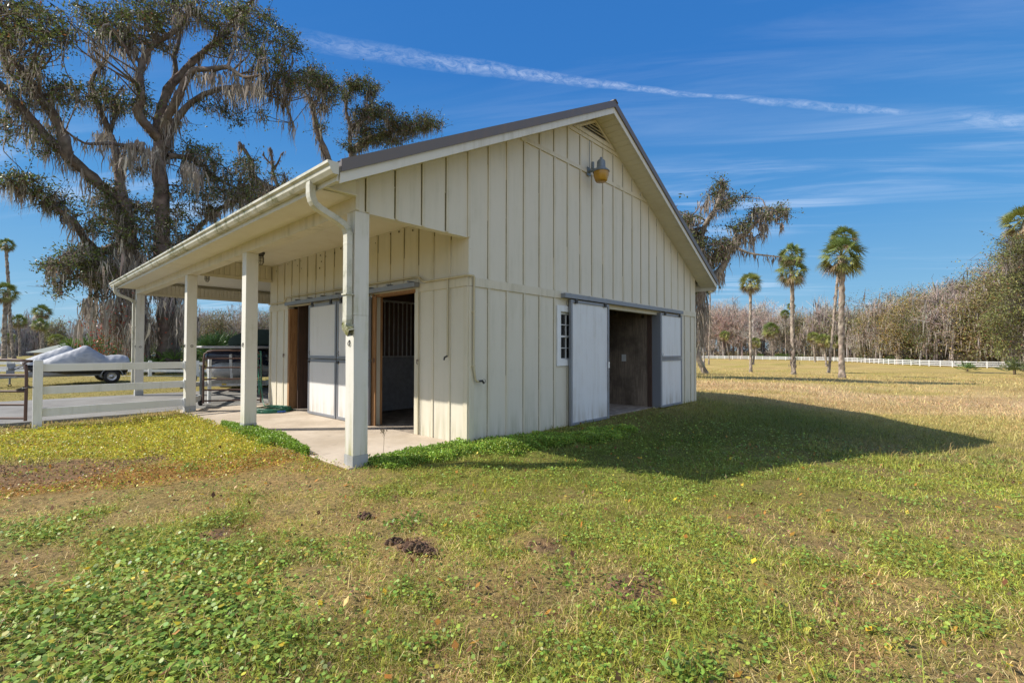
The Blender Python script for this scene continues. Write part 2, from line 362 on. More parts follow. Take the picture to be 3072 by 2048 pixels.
mt['gap'] = plain('dark_gap', (.10, .09, .045), .9, 0, .5, 30)  # thin dark strips along one side of the battens, nail heads, nests
mt['white'] = painted('white_paint', (.68, .68, .64), (.33, .33, .22), .5, .45, True, .55)
mt['fascia'] = painted('fascia_white', (.62, .60, .53), (.35, .31, .2), .5, .4)
mt['post'] = painted('post_white', (.64, .62, .56), (.33, .32, .16), .8, .5, True, .5)
mt['vinyl'] = painted('vinyl_white', (.70, .71, .71), (.42, .42, .34), .5, .35)
mt['doorw'] = painted('door_sheet', (.66, .67, .68), (.40, .37, .32), .45, .4, True, .8)
mt['panel'] = painted('door_panel', (.66, .65, .64), (.42, .38, .3), .35, .5, True, .6)
mt['galv'] = painted('galvanised', (.24, .255, .285), (.2, .17, .13), .55, .5); mt['galv'].node_tree.nodes['Principled BSDF'].inputs['Metallic'].default_value = .35
mt['shoe'] = painted('post_shoe', (.36, .37, .37), (.22, .2, .15), .6, .6)
mt['brown'] = painted('roof_metal', (.135, .115, .105), (.20, .14, .10), .5, .45)
mt['gutter'] = painted('gutter_white', (.56, .54, .45), (.15, .15, .045), 1.7, .4, False, 0, 1.3)
mt['amber'] = plain('amber_glass', (.40, .22, .025), .22, 0, .15, 6)
mt['lampgrey'] = plain('lamp_grey', (.17, .20, .22), .45, .2)
mt['dark'] = plain('dark_metal', (.035, .032, .03), .5)
mt['rust'] = painted('rusty_tube', (.085, .045, .035), (.16, .08, .05), .8, .6, False)
mt['black'] = plain('black_rubber', (.018, .018, .02), .7)
mt['rim'] = plain('rim_grey', (.45, .45, .46), .35, .6)
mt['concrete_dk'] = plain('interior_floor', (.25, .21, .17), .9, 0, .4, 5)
mt['wood'] = None
def woodm(name, c1, c2, kn=0.):
    m, t, b = mat(name); p = objco(t)
    g1 = tnoise(t, p, 4, 8, .6, (9, 9, .6), .8); col = mixn(t, maprange(t, g1, .3, .7), c1, c2)
    if kn:
        vo = t.nodes.new('ShaderNodeTexVoronoi'); vo.inputs['Scale'].default_value = 2.3; LK(t, p, vo.inputs['Vector'])
        k = maprange(t, vo.outputs['Distance'], .05, .16, 1, 0); col = mixn(t, mth(t, 'MULTIPLY', k, kn), col, (.015, .01, .008))
        big = tnoise(t, p, 1.1, 5, .6); col = mixn(t, maprange(t, big, .4, .7), col, tuple(c*.5 for c in c1))
    LK(t, col, b.inputs['Base Color']); b.inputs['Roughness'].default_value = .75; return m
mt['wood'] = woodm('raw_lumber', (.20, .095, .035), (.36, .19, .08))
mt['ply'] = woodm('old_plywood', (.16, .12, .085), (.30, .235, .175), .95)
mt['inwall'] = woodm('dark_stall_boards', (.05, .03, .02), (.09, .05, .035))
def concrete(name, a, bcol, sc=1.):
    m, t, b = mat(name); p = objco(t)
    c = mixn(t, maprange(t, tnoise(t, p, .9*sc, 7, .65), .35, .68), a, bcol)
    c = mixn(t, mth(t, 'MULTIPLY', maprange(t, tnoise(t, p, 5*sc, 6, .7), .55, .75), .6), c, tuple(v*.55 for v in a))
    c = mixn(t, mth(t, 'MULTIPLY', maprange(t, tnoise(t, p, 160, 3, .6), .5, .8), .35), c, tuple(v*.6 for v in a))
    LK(t, c, b.inputs['Base Color']); b.inputs['Roughness'].default_value = .85; bump(t, b, tnoise(t, p, 90, 4, .7), .25, .004); return m
mt['slab'] = concrete('porch_concrete', (.40, .33, .25), (.55, .47, .38))
mt['drive'] = concrete('drive_concrete', (.17, .165, .155), (.25, .245, .23))
mt['leafg'] = colmat('ground_leaf', .45, .3, .35); mt['grass'] = colmat('grass_blade', .6, .3, .25)
mt['oakleaf'] = colmat('oak_leaf', .5, .3, .3); mt['moss'] = colmat('spanish_moss', .9, .3, .05); mt['frond'] = colmat('palm_frond', .45, .25, .4)
mt['bark'] = colmat('bark', .9, 0, .1, 3.); mt['twig'] = colmat('twig', .9, 0, .1)
m, t, b = mat('tarp'); p = objco(t); fold = tnoise(t, p, 1.6, 5, .6, (1, 1, 2), 1.5)
LK(t, mixn(t, maprange(t, fold, .3, .7), (.27, .29, .33), (.42, .435, .455)), b.inputs['Base Color']); b.inputs['Roughness'].default_value = .6
bump(t, b, fold, .6, .05); mt['tarp'] = m
m, t, b = mat('window_glass'); b.inputs['Base Color'].default_value = (.03, .03, .03, 1); b.inputs['Roughness'].default_value = .05; b.inputs['Specular IOR Level'].default_value = .8; mt['glass'] = m
m, t, b = mat('lake_water'); b.inputs['Base Color'].default_value = (.05, .12, .20, 1); b.inputs['Roughness'].default_value = .25
bump(t, b, tnoise(t, objco(t), 1.2, 4, .6, (1, .2, 1)), .3, .1); mt['water'] = m
m, t, b = mat('ground_soil'); a = t.nodes.new('ShaderNodeVertexColor'); a.layer_name = 'Col'; p = objco(t)
g1 = tnoise(t, p, 28, 8, .75); g2 = tnoise(t, p, 3.1, 8, .7); g3 = tnoise(t, p, .32, 6, .7)
col = mixn(t, maprange(t, g1, .3, .72), vmth(t, 'MULTIPLY', a.outputs[0], (.45, .45, .42)), vmth(t, 'MULTIPLY', a.outputs[0], (1.35, 1.3, 1.2)))
col = mixn(t, maprange(t, g2, .35, .68), col, vmth(t, 'MULTIPLY', col, (1.3, 1.2, 1.1)))
col = mixn(t, mth(t, 'MULTIPLY', maprange(t, g3, .45, .7), .5), col, vmth(t, 'MULTIPLY', col, (.72, .85, .6)))
LK(t, col, b.inputs['Base Color']); b.inputs['Roughness'].default_value = .95; b.inputs['Specular IOR Level'].default_value = .1
bump(t, b, mth(t, 'ADD', g1, g2), .8, .03); mt['ground'] = m

# ------------------------------------------------------------------ ground, drive, slab, water
rr = np.concatenate([np.linspace(.3, 9, 150, endpoint=False), np.geomspace(9, 3200, 170)]); na = 420
aa = np.arange(na)*2*math.pi/na
X = CAM[0]+rr[:, None]*np.sin(aa)[None]; Y = CAM[1]+rr[:, None]*np.cos(aa)[None]
Xf, Yf = X.ravel(), Y.ravel(); Z = gz(Xf, Yf)
near = sm((14-np.hypot(Xf-CAM[0], Yf-CAM[1]))/6); mk = masks(Xf, Yf)
outs = 1-sm((Xf+2.0)/.1)*sm((Yf+.15)/.1)*(Xf < 9)*(Yf < 13)
Z = Z+near*outs*(.035*(vnoise(Xf, Yf, .25, 8)-.5)+.02*(vnoise(Xf, Yf, .09, 9)-.5)+.05*mk['dirt']*(vnoise(Xf, Yf, .07, 10)-.35)*(Yf < 1)+.03*(vnoise(Xf, Yf, .16, 12)-.5))
g = NB(); i = np.arange(len(rr)-1)[:, None]; k = np.arange(na)[None]
F = np.stack([i*na+k, (i+1)*na+k, (i+1)*na+(k+1) % na, i*na+(k+1) % na], -1).reshape(-1, 4)
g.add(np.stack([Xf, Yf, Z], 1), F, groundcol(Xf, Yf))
cc = np.array([[CAM[0], CAM[1], gz(CAM[0], CAM[1])]])
ring = np.stack([Xf[:na], Yf[:na], Z[:na]], 1)
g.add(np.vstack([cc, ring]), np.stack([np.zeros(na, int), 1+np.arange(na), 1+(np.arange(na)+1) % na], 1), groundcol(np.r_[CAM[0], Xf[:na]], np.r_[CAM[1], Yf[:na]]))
tag(g.build('ground', mt['ground']), kind='structure')
b = MB(); b.box(-600, 130, 150, 1100, -.75, -.62); tag(b.build('water', mt['water']), kind='structure')
b = MB(); b.box(-14, 24, 7.62, 12.95, -.3, -.012); tag(b.build('drive', mt['drive']), kind='structure')
b = MB()
pv = [(-60, 46), (-8, 40), (2, 46), (2, 52), (-8, 47), (-60, 60)]
b.add([(x, y, gz(x, y)+.03) for x, y in pv], [(0, 1, 4, 5), (1, 2, 3, 4)]); tag(b.build('road', mt['drive']), kind='structure')

# ------------------------------------------------------------------ the barn
WX, PX, L_, SL, Z0 = 8.4712, 1.787, 7.24, .5083, 3.3231; PK = (WX-PX)/2; YE = 13.0
def H(x): return Z0+SL*min(x+PX, WX-x)
barn = empty('barn', (0, 0, 0), 'cream board-and-batten horse barn with brown metal gable roof and side porch', 'barn')
XZ = lambda u, v, w: (u, w, v)
YZ = lambda u, v, w: (w, u, v)
w = MB()
DO0, DO1, DT = 3.75, 6.10, 2.275
w.prism([(0, -.3), (2.2, -.3), (2.2, DT), (0, DT)], XZ, 0, .12)
w.prism([(2.2, -.3), (2.95, -.3), (2.95, 1.17), (2.2, 1.17)], XZ, 0, .12)
w.prism([(2.2, 2.03), (2.95, 2.03), (2.95, DT), (2.2, DT)], XZ, 0, .12)
w.prism([(2.95, -.3), (DO0, -.3), (DO0, DT), (2.95, DT)], XZ, 0, .12)
w.prism([(DO1, -.3), (WX, -.3), (WX, DT), (DO1, DT)], XZ, 0, .12)
w.prism([(0, DT), (WX, DT), (WX, H(WX)), (PK, H(PK)), (0, H(0))], XZ, 0, .12)
w.prism([(-PX, 2.968), (0, 2.968), (0, H(0)), (-PX, H(-PX))], XZ, 0, .12)
w.build('front_wall', mt['cream'], barn)
S = .4064; w = MB(); gp = MB()
rs = np.random.RandomState(3)
def batten(x, z0, z1, gapw=.009, gapp=1.):
    w.box(x-.0225, x+.0225, -.018, 0, z0, z1)
    zz = z0+.01
    while zz < z1-.02:
        ln = min(rs.uniform(.25, 1.4), z1-.01-zz)
        if rs.rand() < gapp: gp.box(x-.0225-gapw*rs.uniform(.5, 1.2), x-.0226, -.0035, 0, zz, zz+ln-.01)
        zz += ln
for k in range(1, 21):
    x = k*S
    segs = [(2.41, H(x)-.01)]
    if H(x) > 4.9: segs = [(2.41, 4.762), (4.842, H(x)-.01)]
    if 2.47 < x < 4.22: segs = [(2.41, 4.762), (4.842, 5.425)]
    for a, c in segs: batten(x, a, c, .007, .85)
    if x < 2.08 or x > 7.35: batten(x, -.08, 2.27, .006, .8)
    elif x < 2.5: batten(x, -.08, 1.06, .009, .9); batten(x, 2.16, 2.27)
for k in range(4): x = -(k+1)*S; batten(x, 2.975, H(x)-.01, .014, 1)
w.box(0, .1, -.020, 0, -.1, 2.27); w.box(WX-.09, WX, -.020, 0, -.1, 2.27)      # corner boards
w.box(0.0, WX, -.0225, 0, 2.275, 2.405); w.box(-.03, .02, -.018, 0, 2.975, H(0)-.01)
w.box(1.13, 5.56, -.0215, 0, 4.765, 4.84); w.box(2.46, 4.24, -.0215, 0, 5.43, 5.50)
w.box(-PX, -PX+.05, -.018, 0, 2.975, 3.31)
nb_ = MB()
for k in range(0, 21):
    for z in np.arange(.15, 5.6, .38):
        x = k*S+.03+rs.uniform(-.003, .003); zz = z+rs.uniform(-.02, .02)
        if zz < H(x)-.08 and not (2.05 < x < 7.36 and zz < 2.42) and abs(zz-2.34) > .1: nb_.box(x-.0035, x+.0035, -.0015, 0, zz-.0035, zz+.0035)
w.merge(nb_, 1); w.merge(gp, 1); gp = None
w.build('battens', [mt['creamd'], mt['gap']], barn, .0015)
# gable vent
w = MB(); o5 = 5.505
def tri(i, zb): return [(PK-(H(PK)-zb)/SL+i*2.25, zb), (PK+(H(PK)-zb)/SL-i*2.25, zb), (PK, H(PK)-i*1.1)]
T0 = tri(.03, o5); T1 = [(PK-.52, o5+.075), (PK+.52, o5+.075), (PK, o5+.335)]
for a in range(3):
    c = (a+1) % 3; w.prism([T0[a], T0[c], T1[c], T1[a]], XZ, -.035, 0)
vent = w.build('gable_vent', mt['creamd'], barn, .002)
w = MB(); w.prism(T1, XZ, -.004, -.002); w.build('vent_shadow_board', mt['dark'], vent)  # dark sheet on the wall stands for the shade inside the vent
w = MB()
for k in range(4):
    z = o5+.085+k*.062; hw = (o5+.335-z)/.335*.66*.98-.02; hw = min(hw, .5)
    if hw > .03: w.prism([(-.008, z), (-.034, z-.004), (-.034, z+.004), (-.008, z+.028)], lambda u, v, q: (q, u, v), PK-hw, PK+hw)
w.build('louvre', mt['creamd'], vent)
# side wall (x=0)
w = MB()
def sidepiece(y0, y1, z0, z1): w.box(0, .12, y0, y1, z0, z1)
ST = 2.34
for y0, y1 in ((.12, 1.27), (2.49, 5.0), (6.14, L_)): sidepiece(y0, y1, -.3, ST)
w.box(0, .12, .12, L_, ST, 3.6)
w.build('side_wall', mt['cream'], barn)
w = MB(); gp = MB()
for k in range(1, 18):
    y = k*.4+.01
    w.box(-.016, 0, y-.022, y+.022, 2.415, 3.385)
    if y < 1.2 or y > 6.2: w.box(-.016, 0, y-.022, y+.022, 0, 2.27)
    if rs.rand() < .8: gp.box(-.003, 0, y-.034, y-.0225, 3.2-rs.rand()*.5, 3.385)
w.box(-.02, 0, .0, .09, 0, 2.27); w.box(-.022, 0, .0, 1.13, 2.275, 2.405); w.box(-.022, 0, 6.16, L_, 2.275, 2.405); w.box(-.02, 0, L_-.08, L_, 0, 2.27)
w.box(-.02, 0, 1.15, 1.265, 0, 2.27); w.box(-.018, 0, 6.145, 6.18, 0, 2.27)
rs2 = np.random.RandomState(5)                       # mud-dauber nests and stains high on the porch wall
for k in range(26):
    y = rs2.uniform(.2, 7.1); z = 3.38-abs(rs2.normal(0, .12)); r = rs2.uniform(.008, .022)
    gp.lathe([(0.001, -.012), (r, -.006), (r*.8, 0), (.001, .004)], (-.006, y, z), 7, 'X')
w.merge(gp, 1); w.build('side_battens', [mt['creamd'], mt['gap']], barn, .0015)
w = MB(); w.box(WX-.12, WX, .12, L_, -.4, 3.3); w.prism([(.12, -.4), (WX-.12, -.4), (WX-.12, 3.2), (PK, H(PK)-.2), (.12, 3.9)], XZ, L_-.12, L_)
w.build('rear_walls', mt['cream'], barn)
# inner walls
w = MB(); w.box(6.05, 6.09, .221, 5.0, -.02, 2.9); w.build('plywood_partition', mt['ply'], barn)
w = MB(); w.box(6.042, 6.049, .8, .92, 1.08, 1.25); w.build('outlet_cover', mt['vinyl'], barn)
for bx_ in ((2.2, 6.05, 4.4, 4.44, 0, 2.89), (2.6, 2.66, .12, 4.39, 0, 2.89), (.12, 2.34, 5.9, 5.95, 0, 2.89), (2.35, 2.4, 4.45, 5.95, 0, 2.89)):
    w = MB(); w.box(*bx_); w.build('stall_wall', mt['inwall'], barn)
w = MB(); w.box(.2, 8.3, .15, 7.1, 2.9, 2.95); w.build('added_ceiling', mt['inwall'], barn)  # unseen inner ceiling, added to keep the stalls dark
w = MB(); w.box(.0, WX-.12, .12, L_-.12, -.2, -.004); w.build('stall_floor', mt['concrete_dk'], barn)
w = MB(); w.box(.6, 2.5, 3.95, 4.0, .02, 1.18); sp_ = w.build('stall_front_panel', plain('stall_grey', (.34, .36, .40), .6), barn)
w = MB()
for k in range(16): w.tube([(.7+k*.115, 3.97, 1.19), (.7+k*.115, 3.97, 2.40)], .014, 6)
w.box(.6, 2.5, 3.95, 3.99, 1.185, 1.215); w.box(.6, 2.5, 3.95, 3.99, 2.40, 2.44); w.build('stall_bars', plain('bar_grey', (.6, .6, .6), .5), barn)
for bx_ in ((.121, .2, 1.15, 1.27, 0, 2.6), (.3, .36, 4.9, 4.95, 0, 2.6), (.361, 1.1, 4.92, 4.95, 0, 2.6)):
    w = MB(); w.box(*bx_); w.build('stall_post', mt['inwall'], barn)
# porch slab, beam, ceiling, posts
w = MB(); w.box(-PX-.06, -.0, -.02, 7.55, -.25, 0); w.build('porch_slab', mt['slab'], barn, .012)
w = MB(); w.box(-PX, -PX+.19, .12, YE-.4, 2.968, 3.15); w.build('porch_beam', mt['creamd'], barn, .004)
w = MB(); w.box(-PX+.19, -.0, .12, YE-.52, 3.39, 3.42); w.box(-PX+.145, -PX+.19, .12, YE-.4, 3.151, 3.389); w.build('porch_ceiling', mt['ceil'], barn)
w = MB(); w.box(.0, WX, L_, YE-.52, 3.391, 3.421); w.build('breezeway_ceiling', mt['ceil'], barn)
def beadboard(name, x0, x1, y, z0, z1):
    q = MB(); q.box(x0, x1, y, y+.08, z0, z1); x = x0+.05
    while x < x1: q.box(x-.046, x+.046, y-.016, y, z0+.055, z1-.002); x += .11
    q.box(x0, x1, y-.03, y, z0-.02, z0+.05)
    q.build(name, mt['creamd'], barn)
beadboard('beadboard_header', -PX+.19, -.02, L_-.09, 3.01, 3.385)
beadboard('far_beadboard_header', -PX+.19, WX-.1, 12.5, 2.97, 3.30)
w = MB(); w.prism([(-PX, 3.30), (WX, 3.30), (WX, H(WX)), (PK, H(PK)), (-PX, H(-PX)+.001)], XZ, 12.62, 12.74); w.build('far_gable_wall', mt['cream'], barn)
posts = []
for j, (y, extra) in enumerate(((0, 0), (3.5, 0), (7.05, 0), (12.42, 0))):
    w = MB(); x0, x1 = -PX, -PX+.19
    if j == 0:                                      # the corner post is chewed away low on its left edge
        w.box(x0+.004, x1, y, y+.19, 1.75, 2.967)
        prof = [(x0+.004, 1.75), (x0+.004, 1.62), (x0+.0, 1.5), (x0-.002, 1.40), (x0+.0, 1.3), (x0+.001, 1.2), (x0+.004, .9), (x0+.001, .5), (x0+.003, .12), (x1, .12), (x1, 1.75)]
        w.prism(prof, XZ, y, y+.19)
    else: w.box(x0, x1, y, y+.19, .12, 2.967)
    po = w.build('porch_post', mt['post'], barn, .005)
    w = MB(); w.box(x0-.004, x1+.004, y-.004, y+.194, -.02, .12); w.build('post_foot', mt['shoe'], po)
    w = MB()
    w.tube([(x0-.012, y+.09+.022*math.cos(a), 1.42+.024*math.sin(a)) for a in np.linspace(0, 2*math.pi, 13)[:-1]], .005, 5, True)
    if j >= 2: w.tube([(x0+.1+.022*math.cos(a), y-.012, 1.42+.024*math.sin(a)) for a in np.linspace(0, 2*math.pi, 13)[:-1]], .005, 5, True)
    w.lathe([(.012, -.012), (.012, 0)], (x0+.001, y+.09, 1.45), 8, 'X')
    w.build('tie_ring', mt['dark'], po); posts.append(po)
for y in (L_+.0, 12.42):
    w = MB(); w.box(WX-.19, WX, y if y > 8 else y+.01, (y if y > 8 else y+.01)+.19, -.2, 3.39); w.build('rear_post', mt['post'], barn)
# roof
OH, XL, XR = .42, -2.2, 8.88
for nm, sgn, xe in (('roof_left_slope', -1, XL), ('roof_right_slope', 1, XR)):
    w = MB()
    def rz(x): return Z0+SL*(x+PX if sgn < 0 else WX-x)
    a, c = (xe, rz(xe)), (PK, H(PK))
    poly = [(a[0], a[1]+.135), (c[0], c[1]+.135), (c[0], c[1]+.185), (a[0], a[1]+.185)]
    w.prism(poly, XZ, -OH-.02, YE)
    nr = 22                                        # standing seams
    for k in range(nr+1):
        y = -OH+.05+k*(YE+OH-.1)/nr
        w.prism([(a[0], a[1]+.185), (c[0], c[1]+.185), (c[0], c[1]+.205), (a[0], a[1]+.205)], XZ, y-.012, y+.012)
    w.build(nm, mt['brown'], barn)
    w = MB(); w.prism([(a[0], a[1]+.075), (c[0], c[1]+.075), (c[0], c[1]+.208), (a[0], a[1]+.208)], XZ, -OH-.045, -OH-.021)
    w.cm = 0; w.build('rake_trim', mt['brown'], barn)
    w = MB(); w.prism([(a[0], a[1]-.04), (c[0], c[1]-.04), (c[0], c[1]+.133), (a[0], a[1]+.133)], XZ, -OH-.018, -OH+.005)
    w.build('rake_fascia', mt['fascia'], barn, .002)
    w = MB(); n_ = 46
    for k in range(n_):                             # ribbed rake soffit, rib by rib
        u0_, u1_ = k/n_, (k+.86)/n_
        q = [(a[0]+(c[0]-a[0])*u_, a[1]+(c[1]-a[1])*u_) for u_ in (u0_, u1_)]
        w.prism([(q[0][0], q[0][1]-.008), (q[1][0], q[1][1]-.008), (q[1][0], q[1][1]+.02), (q[0][0], q[0][1]+.02)], XZ, -OH+.006, -.001)
    w.prism([(a[0], a[1]), (c[0], c[1]), (c[0], c[1]+.018), (a[0], a[1]+.018)], XZ, -OH+.006, -.001)
    w.prism([(a[0], a[1]+.02), (c[0], c[1]+.02), (c[0], c[1]+.13), (a[0], a[1]+.13)], XZ, .121, YE-.03)
    w.build('rake_soffit', mt['ceil'], barn)
w = MB(); w.prism([(PK-.09, H(PK)+.160), (PK, H(PK)+.206), (PK+.09, H(PK)+.160), (PK+.09, H(PK)+.175), (PK, H(PK)+.226), (PK-.09, H(PK)+.175)], XZ, -OH-.06, YE+.02); w.build('ridge_cap', mt['brown'], barn)
w = MB(); w.box(XL+.02, -PX, -.05, YE-.4, 3.125, 3.145); w.build('eave_soffit', mt['ceil'], barn)
w = MB(); w.prism([(XL+.005, 3.12), (-PX-.001, 3.12), (-PX-.001, H(-PX)), (XL+.005, Z0+SL*(XL+PX))], XZ, -.02, -.001); w.build('eave_return', mt['ceil'], barn)
w = MB(); w.box(XL-.022, XL, -OH+.01, YE-.02, 3.10, 3.24); w.build('eave_fascia', mt['fascia'], barn)
w = MB(); zt = 3.275
prof = [(XL-.024, zt), (XL-.024, zt-.125), (XL-.085, zt-.125), (XL-.115, zt-.085), (XL-.12, zt-.05), (XL-.145, zt-.03), (XL-.145, zt), (XL-.138, zt), (XL-.138, zt-.026), (XL-.112, zt-.046), (XL-.107, zt-.083), (XL-.08, zt-.117), (XL-.032, zt-.117), (XL-.032, zt)]
w.prism(prof, XZ, -OH-.03, YE+.02)
w.prism([(XL-.024, zt), (XL-.024, zt-.125), (XL-.085, zt-.125), (XL-.115, zt-.085), (XL-.12, zt-.05), (XL-.145, zt-.03), (XL-.145, zt)], XZ, -OH-.036, -OH-.031)
gut = w.build('gutter', mt['gutter'], barn)
for y in (3.05, 6.1, 9.15):
    w = MB(); w.prism([(XL-.024, zt+.002), (XL-.024, zt-.128), (XL-.086, zt-.128), (XL-.118, zt-.086), (XL-.123, zt-.05), (XL-.148, zt-.032), (XL-.148, zt+.002)], XZ, y-.035, y+.035); w.build('gutter_joint', mt['gutter'], gut)
w = MB(); w.prism([(XR, H(WX)-.30), (XR+.02, H(WX)-.30), (XR+.02, H(WX)-.05), (XR, H(WX)-.05)], XZ, -OH, YE); w.build('right_fascia', mt['fascia'], barn)
def dspout(yb, low):
    xc = XL-.08; q = MB()
    path = [(xc, yb, 3.18), (xc, yb, 3.06), (xc+.02, yb, 2.98), (xc+.08, yb, 2.92), (-PX-.17, yb, 2.82), (-PX-.09, yb, 2.77), (-PX-.055, yb, 2.70), (-PX-.052, yb, 2.60), (-PX-.052, yb, low+.14)]
    if low > 1: path += [(-PX-.055, yb, low+.1), (-PX-.07, yb-.02, low+.05), (-PX-.06, yb-.10, low-.02)]
    P = resample(path, .035); n = len(P); T = np.gradient(P, axis=0); T = unit(T)
    V = []; F = []
    for i in range(n):
        rib = 1+(.05 if i % 2 and not (2.56 > P[i][2] > low+.16) else 0)
        up = np.array([0, 1., 0]) if abs(T[i][1]) < .8 else np.array([0, 0, 1.]); sd = unit(np.cross(T[i], up)); u2 = np.cross(sd, T[i])
        for a_, c_ in ((-1, -1), (1, -1), (1, 1), (-1, 1)): V.append(P[i]+sd*a_*.034*rib+u2*c_*.046*rib)
    for i in range(n-1):
        for k in range(4): F.append((i*4+k, i*4+(k+1) % 4, i*4+4+(k+1) % 4, i*4+4+k))
    q.add(V, F)
    q.box(-PX-.1, -PX-.002, yb-.055, yb+.055, 1.98, 2.0)
    return q.build('downspout', mt['gutter'], barn, .004)
dspout(.06, 1.56); dspout(12.5, .08)
# doors on the side wall
def frame(q, ax, p, a0, a1, z0, z1, wd=.055, th=.045):
    for s0, s1, t0, t1 in ((a0, a0+wd, z0, z1), (a1-wd, a1, z0, z1), (a0+wd, a1-wd, z0, z0+wd), (a0+wd, a1-wd, z1-wd, z1)):
        if ax == 'x': q.box(p-th, p, s0, s1, t0, t1)
        else: q.box(s0, s1, p-th, p, t0, t1)
for (y0, y1) in ((3.70, 4.90), (2.50, 3.66)):
    q = MB(); q.box(-.095, -.065, y0+.03, y1-.03, .04, 1.12); q.box(-.095, -.065, y0+.03, y1-.03, 1.2, 2.26)
    d = q.build('stall_door', mt['panel'], barn, .003)
    q = MB(); frame(q, 'x', -.06, y0, y1, .01, 1.15); frame(q, 'x', -.06, y0, y1, 1.17, 2.29); q.build('door_frame', mt['galv'], d, .003)
    q = MB(); q.box(-.125, -.106, y1-.09, y1-.03, 1.08, 1.13); q.tube([(-.125, y1-.12, 1.24), (-.14, y1-.12, 1.28), (-.125, y1-.12, 1.32)], .007, 6); q.build('door_latch', mt['dark'], d)
q = MB(); q.box(-.13, -.03, 1.13, 6.08, 2.35, 2.425)
for y in np.arange(1.3, 6.1, .6): q.box(-.135, -.02, y-.02, y+.02, 2.43, 2.46)
q.build('door_track', mt['galv'], barn, .004)
for bx_ in ((-.0295, .17, 2.4905, 2.53, 0, ST-.001), (-.03, -.0005, 2.41, 2.49, .0, 2.30), (.01, .16, 1.275, 2.488, ST-.04, ST-.002), (-.02, .165, 6.05, 6.138, 0, ST-.05)):
    q = MB(); q.box(*bx_); q.build('door_jamb', mt['wood'], barn)
# gable doors
q = MB(); q.box(2.44, 3.68, -.085, -.06, .02, 2.23); d = q.build('sliding_door', mt['doorw'], barn, .003)
q = MB(); frame(q, 'y', -.055, 2.40, 3.72, -.01, 2.265, .05, .05); q.build('door_frame', mt['galv'], d, .003)
q = MB(); q.box(3.665, 3.69, -.13, -.106, 1.0, 1.12); q.build('door_handle', mt['vinyl'], d)
q = MB(); q.box(6.12, 7.30, -.085, -.06, .02, 1.12); q.box(6.12, 7.30, -.085, -.06, 1.20, 2.22); d = q.build('dutch_door', mt['doorw'], barn, .003)
q = MB(); frame(q, 'y', -.055, 6.10, 7.33, -.01, 1.155); frame(q, 'y', -.055, 6.10, 7.33, 1.165, 2.25); q.box(6.075, 6.097, -.1, .12, 0, 2.25); q.build('door_frame', mt['galv'], d, .003)
q = MB(); q.box(6.17, 6.2, -.125, -.105, 1.22, 1.28); q.build('door_latch', mt['vinyl'], d)
q = MB(); q.box(2.2, 7.36, -.125, -.025, 2.285, 2.365)
for x in np.arange(2.35, 7.3, .62): q.box(x-.02, x+.02, -.02, -.001, 2.37, 2.40); q.box(x-.02, x+.02, -.13, -.001, 2.3655, 2.3695)
q.build('gable_door_track', mt['galv'], barn, .004)
q = MB(); q.box(DO0, DO1, .0, .12, 2.20, DT-.002); q.box(DO0-.001, DO0+.03, .001, .12, 0, 2.2); q.build('gable_door_jamb', mt['creamd'], barn)
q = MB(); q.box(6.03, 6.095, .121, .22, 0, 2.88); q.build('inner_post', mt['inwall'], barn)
for nm_, pts_ in (('track_roller', [(x, -.09, 'g') for x in (2.55, 3.55, 6.3, 7.15)]+[(-.08, y, 's') for y in (2.7, 3.5, 3.9, 4.7)]),):
    for a_, b_, k in pts_:
        q = MB()
        if k == 'g': q.box(a_-.035, a_+.035, -.1265, -.1055, 2.20, 2.283); q.lathe([(.014, -.132), (.014, -.127)], (a_, 0, 2.24), 8, 'Y')
        else: q.box(-.1275, -.1055, b_-.035, b_+.035, 2.25, 2.349); q.lathe([(.014, -.134), (.014, -.128)], (0, b_, 2.30), 8, 'X')
        q.build(nm_, mt['dark'], barn)
# window
q = MB(); frame(q, 'y', -.0, 2.09, 3.06, 1.07, 2.15, .11, .028); win = q.build('window', mt['vinyl'], barn, .003)
q = MB(); frame(q, 'y', .05, 2.2, 2.95, 1.17, 2.03, .035, .03)
for z in (1.60,): q.box(2.2, 2.95, .018, .05, z-.018, z+.018)
for x in (2.43, 2.66): q.box(x-.008, x+.008, .025, .048, 1.2, 2.0)
for z in (1.39, 1.81): q.box(2.23, 2.92, .0255, .0475, z-.008, z+.008)
q.build('window_sash', mt['vinyl'], win)
q = MB(); q.box(2.22, 2.93, .052, .056, 1.19, 2.01); q.build('window_pane', mt['glass'], win)
# yard light
lp = MB(); LX, LY = 3.10, -.30
lp.lathe([(.001, 5.0), (.024, 5.0), (.028, 4.97), (.066, 4.94), (.078, 4.92), (.082, 4.81), (.11, 4.78), (.155, 4.74), (.16, 4.72), (.148, 4.72)], (LX, LY, 0), 24)
yl = lp.build('yard_light', mt['lampgrey'], barn)
lp = MB(); lp.lathe([(.146, 4.72), (.144, 4.66), (.122, 4.59), (.114, 4.56), (.10, 4.54), (.001, 4.535)], (LX, LY, 0), 24); lp.build('amber_globe', mt['amber'], yl)
lp = MB(); lp.tube([(LX, -.005, 4.80), (LX, LY+.09, 4.80)], .03, 8); lp.box(LX-.06, LX+.06, -.03, -.019, 4.72, 4.88); lp.tube([(LX+.02, -.1, 4.97), (LX+.02, -.1, 4.84)], .03, 8); lp.tube([(LX+.02, -.03, 4.88), (LX+.02, -.03, 5.42)], .007, 5)
lp.build('light_bracket', mt['lampgrey'], yl)
